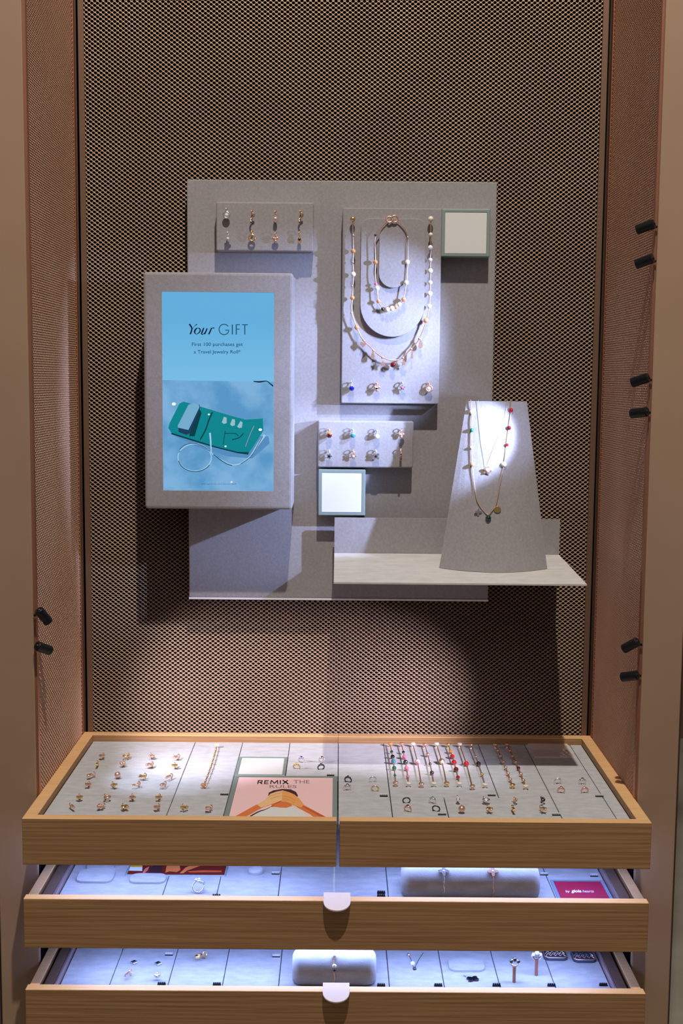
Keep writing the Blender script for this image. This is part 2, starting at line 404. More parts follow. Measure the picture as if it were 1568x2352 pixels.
GLOSSC = mat('glossy_white_card', (252,246,252), .05, metal=.3); GLOSSC.node_tree.nodes['Principled BSDF'].inputs['Coat IOR'].default_value = 1.9; GLOSSC.node_tree.nodes['Principled BSDF'].inputs['Coat Roughness'].default_value = .0
cc = tag(MB().box(cx0, cx1, Yy(1270,1707), Yy(1270,1740), ZT+Z0, ZT+.0012+Z0).build('glossy_card', GLOSSC), 'glossy white card lying in shade at the back right of the tray', 'card')

# flat printed artwork: coloured shapes a hair above a printed sheet
def flat(name, pix, conv, m, parent, nrm, off):
    vs = [conv(x, y)+nrm*off for x, y in pix]
    lo = [v-nrm*.00004 for v in vs]; n = len(vs)
    bm = bmesh.new(); a = [bm.verts.new(v) for v in vs]
    f = bm.faces.new(a); bmesh.ops.triangulate(bm, faces=[f])
    me = bpy.data.meshes.new(name); bm.to_mesh(me); bm.free(); me.materials.append(m)
    o = bpy.data.objects.new(name, me); COL.objects.link(o); o.parent = parent
    return o
def strokes(name, lines, conv, m, parent, nrm, off, smooth=True):   # lines: list of (points, width or widths) in pixels
    bm = bmesh.new()
    for pts, w in lines:
        if smooth and 2 < len(pts) < 12:
            q = [Vector((x, y, (w[i] if hasattr(w, '__len__') else w))) for i, (x, y) in enumerate(pts)]
            q = catmull(q, 5); pts = [(v.x, v.y) for v in q]; w = [max(v.z, .3) for v in q]
        k = len(pts); ww = w if hasattr(w, '__len__') else [w]*k; L_ = []; Rr = []
        for i, (x, y) in enumerate(pts):
            x0, y0 = pts[max(i-1,0)]; x1, y1 = pts[min(i+1,k-1)]; dx, dy = x1-x0, y1-y0; l = math.hypot(dx,dy) or 1
            nx, ny = -dy/l*ww[i]/2, dx/l*ww[i]/2
            L_.append(bm.verts.new(conv(x+nx,y+ny)+nrm*off)); Rr.append(bm.verts.new(conv(x-nx,y-ny)+nrm*off))
        for i in range(k-1): bm.faces.new((L_[i], L_[i+1], Rr[i+1], Rr[i]))
    me = bpy.data.meshes.new(name); bm.to_mesh(me); bm.free(); me.materials.append(m)
    o = bpy.data.objects.new(name, me); COL.objects.link(o); o.parent = parent
    return o
def text(body, box, conv, m, parent, nrm, off, bold=0., shear=0., name='printed_text', space=1.):
    """text mesh fitted into pixel box (x0,y0,x1,y1)"""
    cu = bpy.data.curves.new('txt', 'FONT'); cu.body = body; cu.size = 1; cu.offset = bold; cu.shear = shear; cu.resolution_u = 3; cu.space_character = space
    to = bpy.data.objects.new('txt', cu); COL.objects.link(to)
    bpy.context.view_layer.update()
    me = bpy.data.meshes.new_from_object(to.evaluated_get(bpy.context.evaluated_depsgraph_get()))
    bpy.data.objects.remove(to)
    xs = [v.co.x for v in me.vertices]; ys = [v.co.y for v in me.vertices]
    ax, bx, ay, by = min(xs), max(xs), min(ys), max(ys); x0, y0, x1, y1 = box
    for v in me.vertices:
        v.co = conv(x0+(v.co.x-ax)/(bx-ax)*(x1-x0), y1-(v.co.y-ay)/(by-ay)*(y1-y0))+nrm*off
    me.name = name; me.materials.clear(); me.materials.append(m)
    o = bpy.data.objects.new(name, me); COL.objects.link(o); o.parent = parent
    return o
def arc(cx, cy, rx, ry, a0, a1, n=20):
    return [(cx+rx*math.cos(R(a0+(a1-a0)*i/n)), cy-ry*math.sin(R(a0+(a1-a0)*i/n))) for i in range(n+1)]
def zoomed(ox, oy, s): return lambda pts: [(ox+x/s, oy+y/s) for x, y in pts]
ZP = ZT+.001-.0006
cP = lambda x, y: atZ(x, y, ZP)
UPV = Vector((0,0,1))
zp = zoomed(510, 1770, 5.6)
INK = mat('black_ink', (30,26,30), .6); GINK = mat('grey_ink', (150,120,124), .6)
SKIN1 = mat('printed_skin_light', (246,196,138), .6); SKIN2 = mat('printed_skin_orange', (226,124,64), .6)
HAIR = mat('printed_dark_hair', (62,34,38), .6); SHIRT = mat('printed_white_shirt', (226,226,222), .6); SKIN3 = mat('printed_skin_shadow', (206,92,48), .6)
pic = [c for c in poster.children if c.name.startswith('card')][0]
def onp(f, *a, **k):
    o = f(*a, **k); o.parent = pic; return o
onp(flat, 'printed_shirt', zp([(350,600),(470,520),(620,470),(760,450),(880,460),(1000,510),(1120,600)]), cP, SHIRT, None, UPV, .0001)
onp(flat, 'printed_face', zp([(630,470),(640,420),(750,390),(880,420),(900,455),(830,480),(760,478),(700,470)]), cP, SKIN2, None, UPV, .00015)
onp(flat, 'printed_hair', zp([(590,330),(600,285),(660,255),(770,238),(880,242),(950,275),(975,325),(960,350),(900,310),(780,285),(650,300)]), cP, HAIR, None, UPV, .0002)
onp(flat, 'printed_arm', zp([(150,600),(430,445),(560,400),(560,460),(470,500),(330,580),(290,600)]), cP, SKIN2, None, UPV, .00025)
onp(flat, 'printed_arm', zp([(1340,600),(1040,440),(960,340),(900,380),(960,470),(1130,560),(1180,600)]), cP, SKIN2, None, UPV, .00025)
onp(flat, 'printed_arm_shadow', zp([(1330,600),(1050,455),(1040,470),(1240,585),(1260,600)]), cP, SKIN3, None, UPV, .0003)
onp(flat, 'printed_hand', zp([(450,440),(560,370),(620,300),(700,272),(775,258),(790,300),(775,380),(700,410),(600,450),(500,480)]), cP, SKIN1, None, UPV, .0003)
onp(flat, 'printed_hand', zp([(775,255),(860,280),(930,310),(1000,370),(1050,440),(1010,480),(930,450),(860,420),(770,385),(768,320)]), cP, mat('printed_skin_mid',(240,168,96),.6), None, UPV, .00034)
onp(strokes, 'printed_fingers', [(zp([(610,330),(700,300),(770,285)]),.5),(zp([(620,370),(700,340),(765,330)]),.5),(zp([(790,330),(870,350),(940,390)]),.5),(zp([(790,360),(870,385),(930,420)]),.5),(zp([(620,470),(700,420),(760,398)]),1.0)], cP, SKIN3, None, UPV, .00038)
onp(strokes, 'printed_sleeve', [(zp([(360,590),(470,530),(560,500),(620,470)]),[3,2.5,1.5,1])], cP, HAIR, None, UPV, .0002)
onp(strokes, 'printed_text', [
 ([(593.5,1792),(591.5,1801)],2.4),([(593,1792.9),(602,1792.9)],1.8),([(592.5,1796.8),(601.5,1796.8)],1.8),([(602,1792.4),(601.3,1797.2)],2.4),([(597,1796.8),(602,1801)],2.4),
 ([(608.5,1792),(607,1801)],2.4),([(608,1792.9),(617,1792.9)],1.8),([(607.8,1796.5),(615.5,1796.5)],1.6),([(607,1800.2),(616,1800.2)],1.8),
 ([(623,1792),(621,1801)],2.4),([(623.5,1792.5),(630,1799.5)],2.2),([(637,1792.5),(630,1799.5)],2.2),([(637,1792),(637.5,1801)],2.4),
 ([(643.5,1792),(643.5,1801)],2.6),
 ([(649,1792),(662,1801)],2.8),([(661,1792),(649,1801)],2.4)], cP, INK, None, UPV, .0001, smooth=False)
onp(text, 'THE', (674,1791.5,711,1799.5), cP, GINK, None, UPV, .0001)
onp(text, 'RULES', (619,1803.5,681,1810), cP, GINK, None, UPV, .0001, bold=.005)

# ------------------------------------------------------------------ wall display board and its parts
PY = -.030
board = bevel_box('display_board', -.2215, .2216, PY, -.014, .2134+Z0, .8182+Z0, SUEDE, .0015, 2)
tag(board, 'large grey suede back board hung on the copper mesh wall', 'display board')
bo = MB(); bo.box(-.2214,.2215,PY-.0010,-.0145,.2108+Z0,.2134+Z0); bo.build('lit_edge_line', EDGE, board)  # added strip, the edge's caught light is painted by its pale colour
for _x in (-.19, .17): MB().box(_x,_x+.02,-.0138,-.004,.75+Z0,.77+Z0).build('bracket', BLACK, board)
def wall_block(name, x0, y0, x1, y1, Yf, Yb, label, cat, bev=.0015, m=SUEDE, hole=None, group=None, rot=False):
    a = atY(x0, y0, Yf); b = atY(x1, y1, Yf); 
    xa, xb, za, zb = a.x, b.x, b.z, a.z
    h = None
    if hole:
        p = atY(hole[0], hole[1], Yf); q = atY(hole[2], hole[3], Yf); h = (p.x, q.x, q.z, p.z, hole[4], 'front')
    o = bevel_box(name, xa, xb, Yf, Yb, za, zb, m, bev, 3, None, h)
    if label: tag(o, label, cat, group)
    return o
G1 = PY-.0235
wall_block('charm_board', 496, 463, 719, 578, G1, PY-.0002, 'small grey suede block upper left on the board holding eight charms', 'display block', .0022)
wall_block('charm_board', 730, 966, 948, 1075, G1, PY-.0002, 'small grey suede block low centre on the board with eight coloured charms', 'display block', .0022)
neck = wall_block('necklace_board', 787, 477, 1007, 928, G1, PY-.0002, 'tall grey suede block with raised oval steps showing two pearl necklaces', 'display block', .0015)
def uplate(x0, y0, x1, y1, Ya, Yb, rtop, name, parent):
    a, b = atY(x0, y0, Ya), atY(x1, y1, Ya); r = (b.x-a.x)/2; cx = (a.x+b.x)/2; pts = []
    ct = a.z-(rtop if rtop else r); rr = rtop if rtop else r
    for i in range(13):
        t = math.pi*i/24 if rtop else math.pi*i/24
        pts.append((b.x-rr+rr*math.cos(t), ct+rr*math.sin(t)))
    for i in range(13):
        t = math.pi/2+math.pi*i/24; pts.append((a.x+rr+rr*math.cos(t), ct+rr*math.sin(t)))
    for i in range(25):
        t = math.pi+math.pi*i/24; pts.append((cx+r*math.cos(t), b.z+r+r*math.sin(t)))
    mb = MB(); mb.prism([(x-cx, z-a.z) for x, z in pts], 0, abs(Yb-Ya), .0006)
    o = mb.build(name, SUEDE, parent); o.location = (cx, Ya, a.z); o.rotation_euler = (R(90),0,0); return o
uplate(829, 503, 972, 775, G1+.0001, G1-.0075, .012, 'raised_step', neck)
uplate(871, 513, 934, 662, G1-.0074, G1-.0125, 0, 'raised_step', neck)
# white framed cards on the board
def wall_card(x0, y0, x1, y1, label):
    t = thing('card_frame', label, 'framed card', atY((x0+x1)/2, y1, G1))
    inv = Matrix.Translation(-t.location)
    f = wall_block('frame', x0, y0, x1, y1, G1, PY-.0002, None, None, .0012, FRAMEG, (x0+7.5, y0+7.5, x1-7.5, y1-7.5, .002)); f.parent = t; f.matrix_parent_inverse = inv
    a, b = atY(x0+8, y0+8, G1), atY(x1-8, y1-8, G1)
    c = MB().box(a.x, b.x, G1+.0019, G1+.0005, b.z, a.z).build('card', CARD, t); c.matrix_parent_inverse = inv
wall_card(1014.5, 479, 1124, 590, 'blank white card in grey frame at the board top right corner')
wall_card(731, 1078, 838, 1184.5, 'blank white card in grey frame below the lower charm block')

# ---------------- screen in its box
SY = -.102
box_ = wall_block('screen_box', 328, 624, 671, 1171, SY, PY-.0002, None, None, .0042, SUEDE, (371, 669.5, 628, 1128.5, .0035))
scr = thing('digital_screen', 'grey suede box with a bright blue advertising screen showing a travel jewelry roll', 'screen', atY(500, 1171, SY))
inv = Matrix.Translation(-scr.location)
box_.name = 'housing'; box_.parent = scr; box_.matrix_parent_inverse = inv
SP = SY+.0032
def em(name, rgb, k=1.): 
    m = mat(name, (0,0,0), .25, emis=rgb, estr=k); return m
cS = lambda x, y: atY(x, y, SP)
def skymat():                      # the picture on the screen pales towards its horizon
    m = em('screen_sky_blue', (104,178,220)); nt = m.node_tree; N, L = nt.nodes, nt.links
    tc = N.new('ShaderNodeTexCoord'); sx = N.new('ShaderNodeSeparateXYZ'); L.new(tc.outputs['Generated'], sx.inputs[0])
    r = N.new('ShaderNodeValToRGB'); r.color_ramp.elements[0].position = .52; r.color_ramp.elements[0].color = (*s2l((122,190,230)), 1)
    r.color_ramp.elements[1].position = .85; r.color_ramp.elements[1].color = (*s2l((98,174,220)), 1)
    L.new(sx.outputs['Z'], r.inputs[0]); L.new(r.outputs[0], N['Principled BSDF'].inputs['Emission Color']); return m
a, b = cS(370.5, 669), cS(628.5, 1129)
disp = MB().box(a.x, b.x, SP, SP+.0002, b.z, a.z).build('display_panel', skymat(), scr); disp.matrix_parent_inverse = inv
NY = Vector((0,-1,0))
def ons(f, *a, **k):
    o = f(*a, **k); o.parent = disp; return o
def scrgrad():
    m = em('screen_table_blue', (112,168,212)); nt = m.node_tree; N, L = nt.nodes, nt.links; b = N['Principled BSDF']
    g = N.new('ShaderNodeNewGeometry'); n = N.new('ShaderNodeTexNoise'); n.inputs['Scale'].default_value = 22; n.inputs['Detail'].default_value = 5
    L.new(g.outputs['Position'], n.inputs['Vector']); r = N.new('ShaderNodeValToRGB')
    r.color_ramp.elements[0].position = .38; r.color_ramp.elements[0].color = (*s2l((88,150,198)), 1)
    r.color_ramp.elements[1].position = .62; r.color_ramp.elements[1].color = (*s2l((124,176,218)), 1)
    L.new(n.outputs['Fac'], r.inputs[0]); L.new(r.outputs[0], b.inputs['Emission Color']); return m
ons(flat, 'table_picture', [(371,873),(628.3,877),(628,1128.5),(371,1128.5)], cS, scrgrad(), None, NY, .0001)
zs = zoomed(380, 900, 6.272)
TEALE = em('screen_teal', (8,132,142)); TEALD = em('screen_dark_teal', (4,62,74)); PALE = em('screen_pale_blue', (116,170,204)); CORD = em('screen_cord_blue', (158,204,230)); WHT = em('screen_white', (238,246,250))
DEEP = em('screen_deep_blue', (24,60,96)); INKE = em('screen_ink', (22,78,110)); INKD = em('screen_ink_dark', (12,36,66)); SHADE = em('screen_shade', (84,140,190))
ons(flat, 'shade_picture', zs([(60,600),(500,760),(1180,910),(1480,640),(1500,740),(1250,960),(900,930),(450,790)]), cS, SHADE, None, NY, .00015)
ons(flat, 'roll_picture', zs([(40,520),(60,450),(200,170),(260,140),(330,160),(520,230),(680,280),(960,350),(1150,400),(1400,385),(1410,560),(1200,880),(1040,880),(700,790),(380,690),(90,600)]), cS, TEALE, None, NY, .0002)
ons(flat, 'roll_edge_picture', zs([(90,590),(380,680),(700,780),(1040,865),(1200,870),(1190,905),(1040,885),(700,800),(380,705),(80,610)]), cS, TEALD, None, NY, .00024)
ons(flat, 'roll_fold_picture', zs([(490,250),(520,300),(420,640),(340,640),(380,500)]), cS, TEALD, None, NY, .00024)
ons(strokes, 'strap_picture', [(zs([(675,290),(620,420),(580,540),(500,690)]),3.0),(zs([(860,560),(830,760)]),1.5),(zs([(850,600),(1000,600),(1050,640)]),1.6),(zs([(1120,600),(1060,660),(960,690)]),2.2)], cS, TEALD, None, NY, .0003)
ons(flat, 'pouch_shade_picture', zs([(185,500),(190,580),(300,620),(350,600),(500,230),(490,185),(420,175)]), cS, DEEP, None, NY, .0003)
ons(flat, 'pouch_picture', zs([(175,490),(330,185),(400,165),(480,185),(490,220),(345,520),(330,550),(180,515)]), cS, PALE, None, NY, .00035)
for q in ([(810,440),(840,360),(880,370),(880,450),(840,462)], [(930,470),(960,390),(1000,400),(1000,480),(960,495)], [(1030,500),(1080,420),(1110,440),(1100,515),(1060,522)]):
    ons(flat, 'earring_picture', zs(q), cS, em('screen_grey', (150,190,200)), None, NY, .0003)
ons(strokes, 'pen_picture', [(zs([(1275,490),(1215,620),(1150,790)]),1.0)], cS, em('screen_pink', (190,150,190)), None, NY, .0003)
for q, r_ in (((120,175),5),((1365,545),4.2),((865,785),2.6),((625,325),2.6),((950,1300),2.4)):
    c = zs([q])[0]; ons(flat, 'sparkle_picture', arc(c[0], c[1], r_, r_*.75, 0, 345, 10), cS, WHT, None, NY, .00035)
ons(strokes, 'cord_picture', [(zs(arc(420,945,240,195,150,-200,30)),2.2),(zs([(640,590),(650,700),(655,800),(680,900),(860,1010),(960,1050),(1080,1030),(1220,930),(1330,760),(1430,620)]),[4,3.5,3,2,2,2,2.5,3.5,5,6])], cS, CORD, None, NY, .00042)
ons(strokes, 'cord_shade_picture', [(zs(arc(425,958,240,190,190,330,20)),1.6),(zs([(690,905),(860,1025),(960,1062)]),1.8),(zs([(1080,1040),(1230,930),(1350,730),(1400,640)]),1.4),(zs([(200,830),(290,760),(420,745),(560,790),(640,860)]),1.2)], cS, DEEP, None, NY, .00046)
ons(strokes, 'edge_shade_picture', [([(582,876),(596,877),(612,875.5),(620,881),(627,887)],[2,3.5,2,2.5,3])], cS, INKD, None, NY, .0003)
# lettering: "Your" in slanted book face, GIFT in thin capitals
zt = zoomed(420, 730, 9.8)
ons(strokes, 'printed_text', [
 (zt([(145,140),(180,190),(205,240)]),[3.4,3.6,3.2]),(zt([(205,235),(190,300),(165,370)]),[3.2,3.4,3.6]),(zt([(315,145),(270,180),(215,245)]),[2.6,1.0,.8]),
 (zt([(330,225),(285,260),(262,320),(290,370)]),[1.4,3.6,3.6,1.4]),(zt([(335,225),(385,255),(375,320),(300,375)]),[1.2,2.8,2.8,1.2]),
 (zt([(470,225),(440,300),(415,365)]),[2.6,3.4,3.2]),(zt([(415,370),(450,372),(490,330)]),[2.0,1.6,1.0]),(zt([(545,235),(515,310),(485,370)]),[2.6,3.2,3.2]),
 (zt([(645,225),(615,300),(580,372)]),[2.6,3.2,3.4]),(zt([(630,270),(670,225),(705,235)]),[1.0,1.6,3.0])], cS, INKD, None, NY, .0003)
ons(strokes, 'printed_text', [
 (zt(arc(925,262,112,118,35,345,26)),2.0),(zt([(950,280),(1040,280)]),1.9),(zt([(1112,150),(1112,375)]),2.4),
 (zt([(1200,150),(1200,378)]),2.4),(zt([(1195,155),(1280,155)]),2.0),(zt([(1195,255),(1275,255)]),1.9),(zt([(1330,157),(1460,157)]),2.0),(zt([(1392,157),(1392,378)]),2.2)], cS, INKE, None, NY, .0003)
ons(text, 'First 100 purchases get', (440.5,786.5,557.5,797.5), cS, INKE, None, NY, .0003, bold=.006)
ons(text, 'a Travel Jewelry Roll*', (445,803.5,552.5,814.5), cS, INKE, None, NY, .0003, bold=.006)
ons(text, 'while supplies last. see in store for details', (462,1110,543,1113.5), cS, INKE, None, NY, .0003)

# ------------------------------------------------------------------ shelf and bust
SB, SF = -.060, -.250
zb_, zf_ = .2855+Z0, .2745+Z0
shx0, shx1 = -.0068, .3195
sh = thing('display_shelf', 'thin pale grey suede shelf with a low back plate carrying the necklace bust', 'shelf', ((shx0+shx1)/2, SB, zb_))
inv = Matrix.Translation(-sh.location)
mb = MB(); th = .0022
vs = [(shx0,SF,zf_-th),(shx1+.002,SF,zf_-th),(shx1,SB,zb_-th),(shx0,SB,zb_-th),(shx0,SF,zf_),(shx1+.002,SF,zf_),(shx1,SB,zb_),(shx0,SB,zb_)]
mb.add(vs, [(0,3,2,1),(4,5,6,7),(0,1,5,4),(1,2,6,5),(2,3,7,6),(3,0,4,7)])
o = mb.build('shelf_plate', SHELFM, sh); o.matrix_parent_inverse = inv
o = MB().box(shx0, shx1, SB+.0005, SB+.004, zb_-.0022, atY(1000,1191,SB).z).build('back_plate', SUEDE, sh); o.matrix_parent_inverse = inv
o = MB().box(.02,.20, SB+.004, PY-.0002, zb_+.01, zb_+.04).build('bracket', BLACK, sh); o.matrix_parent_inverse = inv
def shz(Y): return zb_+(Y-SB)*(zf_-zb_)/(SF-SB)
# bust: front of a leaning cone, flat back
def bust_pt(t, h):               # t -1..1 across, h 0..1 up
    xw = .0742*(1-h)+.0418*h; sag = .027*(1-h)+.010*h; yb = -.158*(1-h)+-.118*h
    xc = .2115*(1-h)+.2165*h
    y = yb - sag*(1-t*t)
    z = shz(y)+.0005 if h == 0 else (shz(-.17)*(1-h) + (.5078+Z0)*h)
    return Vector((xc+xw*t, y, z))
mb = MB(); nt_, nh = 17, 13; vs = []; fs = []
for j in range(nh):
    for i in range(nt_): vs.append(bust_pt(-1+2*i/(nt_-1), j/(nh-1)))
for j in range(nh-1):
    for i in range(nt_-1): a = j*nt_+i; fs.append((a, a+1, a+nt_+1, a+nt_))
k = len(vs)
for j in range(nh):
    p, q = vs[j*nt_], vs[j*nt_+nt_-1]; vs += [p+Vector((.001,.004,0)), q+Vector((-.001,.004,0))]
for j in range(nh-1):
    l0, r0 = k+2*j, k+2*j+1; a, b = j*nt_, j*nt_+nt_-1
    fs += [(a, a+nt_, l0+2, l0), (b, r0, r0+2, b+nt_), (l0, l0+2, r0+2, r0)]
fs.append(tuple([k, k+1]+[nt_-1-i for i in range(nt_)])); 
e = (nh-1); fs.append(tuple([(nh-1)*nt_+i for i in range(nt_)]+[k+2*e+1, k+2*e]))
mb.add(vs, fs)
bust = tag(mb.build('necklace_bust', SUEDE), 'tall tapering pale grey suede necklace bust standing on the shelf', 'necklace stand')

# ------------------------------------------------------------------ jewellery
def outline(kind, r):
    P = []
    if kind == 'heart':
        for i in range(24):
            t = 2*math.pi*i/24; P.append((r*math.sin(t)**3*1.0, r*(.82*math.cos(t)-.31*math.cos(2*t)-.13*math.cos(3*t)-.06*math.cos(4*t))))
    elif kind == 'star':
        for i in range(10):
            a = math.pi/2+math.pi*i/5; q = r*(1.1 if i%2 == 0 else .5); P.append((q*math.cos(a), q*math.sin(a)))
    elif kind == 'flower':
        for i in range(30):
            a = 2*math.pi*i/30; q = r*(.8+.25*math.cos(5*a)); P.append((q*math.cos(a), q*math.sin(a)))
    elif kind == 'clover':
        for i in range(32):
            a = 2*math.pi*i/32; q = r*(.78+.3*math.cos(4*a)); P.append((q*math.cos(a), q*math.sin(a)))
    elif kind == 'drop':
        for i in range(20):
            a = 2*math.pi*i/20; P.append((r*.7*math.sin(a)*math.sin(a/2)*1.1, r*1.15*math.cos(a)))
    elif kind == 'bow':
        P = [(0,.22*r),(r*1.1,.75*r),(r*1.2,-.1*r),(.25*r,-.15*r),(.6*r,-1.0*r),(.2*r,-.9*r),(0,-.25*r),(-.2*r,-.9*r),(-.6*r,-1.0*r),(-.25*r,-.15*r),(-1.2*r,-.1*r),(-1.1*r,.75*r)]
    elif kind == 'bar': P = [(-.32*r,1.2*r),(.32*r,1.2*r),(.32*r,-1.2*r),(-.32*r,-1.2*r)]
    elif kind == 'butterfly':
        for i in range(36):
            a = 2*math.pi*i/36; q = r*(.45+.75*abs(math.sin(2*a))**.8); P.append((q*math.cos(a)*1.05, q*math.sin(a)))
    else:
        for i in range(20):
            a = 2*math.pi*i/20; P.append((r*math.cos(a), r*math.sin(a)))
    return P
_protos = {}
def proto(kind, metal, stone, r=.0042):
    """charm on a pin: hoop, hanging body, stone"""
    key = (kind, metal.name, stone.name if stone else '', r)
    if key in _protos: return _protos[key], False
    t = thing('charm', '', 'charm')
    mb = MB(); mb.torus((0,.0052,.0052), .0024, .0007, (1,0,.25)); mb.tube([(0,.0052,0),(0,.0052,.0032)], .0006, 6); mb.build('hoop', metal, t)
    mb = MB(); cy = -.0012-(.001 if kind in ('bar','drop') else 0); z = .0058
    if kind == 'ball': mb.sphere((0,cy,z), r*.95, 14, 9)
    elif kind == 'ringlet': mb.torus((0,cy,z), r*.85, r*.28, (0,0,1), 18, 8)
    elif kind == 'twist':
        mb.tube([(r*.9*math.sin(a*.9)*(1-a/9), cy+r*1.3-a*r*.42, z+.001*math.cos(a)) for a in [i*.4 for i in range(17)]], [.0006+.0006*abs(math.sin(i*.7)) for i in range(17)], 7)
    elif kind == 'cluster':
        for a_, b_ in ((-.5,.3),(.5,.35),(0,-.45),(0,.2)): mb.sphere((a_*r, cy+b_*r, z), r*.52, 10, 7)
    else: mb.prism([(x, cy+y) for x, y in outline(kind, r)], z-.0011, z+.0011, .0005)
    mb.build('charm_body', metal, t)
    if stone:
        mb = MB()
        if kind == 'ball': mb.sphere((0,cy-.0006,z+.0012), r*.82, 14, 9)
        elif kind == 'ringlet': mb.sphere((0,cy,z), r*.55, 12, 8, (1,1,.7))
        elif kind == 'bar':
            for q in (-.7,0,.7): mb.sphere((0,cy+q*r,z+.0011), r*.26, 10, 7)
        else: mb.sphere((0,cy,z+.001), r*.42, 12, 8, (1,1,.7))
        mb.build('stone', stone, t)
    _protos[key] = t; return t, True
def charm(kind, metal, stone, label, loc, rot, group, r=.0042, sc=1., cat='charm'):
    p, new = proto(kind, metal, stone, r)
    o = p if new else clone(p)
    o.location = loc; o.rotation_euler = rot; o.scale = (sc,)*3; o['label'] = label; o['category'] = cat; o['group'] = group
    return o
KN = {'heart':'heart','star':'star','flower':'flower','clover':'clover','drop':'teardrop','bow':'bow','bar':'bar','butterfly':'butterfly','ball':'round bead','ringlet':'open ring','twist':'twisted','cluster':'clustered','disc':'disc'}
MN = {'gold':'gold','rose_gold':'rose gold','silver':'silver','oxidised_silver':'dark silver'}
def SN(s): return s.name.replace('_stone','').replace('_bead','').replace('_pearl',' pearl').replace('_',' ') if s else ''
WR = (R(90),0,0)
g = 'charms on the upper left block'
rows = [[(521,491,'ringlet',SILVER,CRYSTAL),(579,496,'twist',ROSE,None),(633,497,'drop',ROSE,CRYSTAL),(690,496,'twist',GOLD,None)],
        [(524,545,'flower',SILVER,CRYSTAL),(579,543,'ringlet',GOLD,None),(633,547,'cluster',ROSE,None),(688,545,'drop',GOLD,NAVY)]]
cn = ['first','second','third','fourth']
for ri, row in enumerate(rows):
    for ci, (x, y, k_, m_, s_) in enumerate(row):
        charm(k_, m_, s_, f"{MN[m_.name]} {KN[k_]} charm, {('top','bottom')[ri]} row, {cn[ci]} from left on the upper left block", atY(x, y+2, G1), WR, g, sc=1.15)
g = 'charms on the lower centre block'
rows = [[(756,994,'ball',GOLD,DRED),(810,994,'ball',SILVER,TEAL),(865,996,'ball',SILVER,WHITEB),(920.5,995,'cluster',ROSE,PEACH)],
        [(756,1043,'flower',SILVER,NAVY),(811,1043,'flower',ROSE,CRYSTAL),(863,1043,'butterfly',SILVER,DRED),(920,1042,'bar',ROSE,DRED)]]
for ri, row in enumerate(rows):
    for ci, (x, y, k_, m_, s_) in enumerate(row):
        charm(k_, m_, s_, f"{MN[m_.name]} {KN[k_]} charm with {SN(s_)} stone, {('top','bottom')[ri]} row, lower centre block", atY(x, y+2, G1), WR, g, sc=1.15)
g = 'charms along the foot of the necklace block'
for (x, y, k_, m_, s_, w_) in ((807,888,'ball',SILVER,BLUE,'at the left corner'),(865,890,'cluster',ROSE,NAVY,'second from left'),(923,888,'star',SILVER,PINK,'third from left'),(984,890,'ringlet',ROSE,WHITEB,'at the right corner')):
    charm(k_, m_, s_, f"{MN[m_.name]} {KN[k_]} charm with {SN(s_)} stone {w_} below the long necklace", atY(x, y, G1), WR, g, sc=1.2)

def chain(P, r, step=.0016):
    """link chain along a path: small beads of metal on a thin wire"""
    pts = catmull([Vector(p) for p in P]); L = [0]
    for i in range(1, len(pts)): L.append(L[-1]+(pts[i]-pts[i-1]).length)
    n = max(4, int(L[-1]/step)*2); res = []; rad = []; j = 0
    for i in range(n+1):
        s = L[-1]*i/n
        while j < len(L)-2 and L[j+1] < s: j += 1
        d = (L[j+1]-L[j]) or 1; res.append(pts[j].lerp(pts[j+1], min(1, max(0, (s-L[j])/d)))); rad.append(r*(1.0 if i%2 else .5))
    return MB().tube(res, rad, 6)
def necklace(name, label, cat, path, conv, r, metal, items, group=None, knobs=(), base=None):
    P = [conv(*p) for p in path]; base = base or P[0]
    t = thing(name, label, cat, base, (0,0,0), group); inv = Matrix.Translation(-Vector(base))
    def put(o): o.matrix_parent_inverse = inv
    put(chain(P, r).build('chain', metal, t))
    for (x, y, kind, m, rr) in items:
        c = conv(x, y); mb = MB()
        if kind == 'bead': mb.sphere(c, rr*1.12, 14, 9); put(mb.build('bead', m, t))
        elif kind == 'bezel':
            mb.sphere(c, rr, 12, 8); put(mb.build('stone', m, t)); 
        else:
            q = bpy.data.objects.new('pendant', None)
            mb.prism(outline(kind, rr), -.0011, .0011, .0004); o = mb.build('pendant', m, t)
            o.matrix_parent_inverse = inv; o.location = c; o.rotation_euler = WR if name != 'bracelet' else (0,0,0)
            bpy.data.objects.remove(q)
    for (x, y, m, rr) in knobs:
        c = conv(x, y); put(MB().sphere(c, rr, 14, 9).build('end_knob', m, t))
    return t
# long pearl necklace
NYL = G1-.0085
cl = lambda x, y: atY(x, y, NYL)
pa = [(810,503),(810,540),(811,577),(810,605),(811,630),(810,655),(809,684),(807,705),(809,725),(819,752),(832,778),(850,797),(867,813),(885,824),(903,828),(922,823),(942,803),(960,783),(972,757),(979,736),(986,703),(987,675),(988,649),(988,622),(988,597),(989,569),(989,539),(989,503)]
it = [(811,577,'bead',PEACH,.0033),(811,630,'bead',PEARL,.0033),(809,684,'bead',PEACH,.0030),(819,752,'bead',PEACH,.0032)]
it += [(x, y, 'bead', ROSE, .0017) for x, y in ((811,541),(810,602),(809,657),(807,719))]
it += [(989,539,'bead',PEARL,.0027),(988,569,'bead',WHITEB,.0033),(988,597,'bead',PEARL,.0028),(988,622,'bead',PEARL,.0033),(988,649,'bead',PEARL,.0028),(987,674,'bead',PEARL,.0034),(986,703,'bead',WHITEB,.0030),(978,736,'bead',PEACH,.0034)]
it += [(834,791,'heart',ROSE,.0046),(856,816,'drop',ROSE,.0050),(879,835,'star',ROSE,.0048),(927,834,'star',ROSE,.0046),(946,815,'bar',ROSE,.0044),(966,790,'drop',ROSE,.0052)]
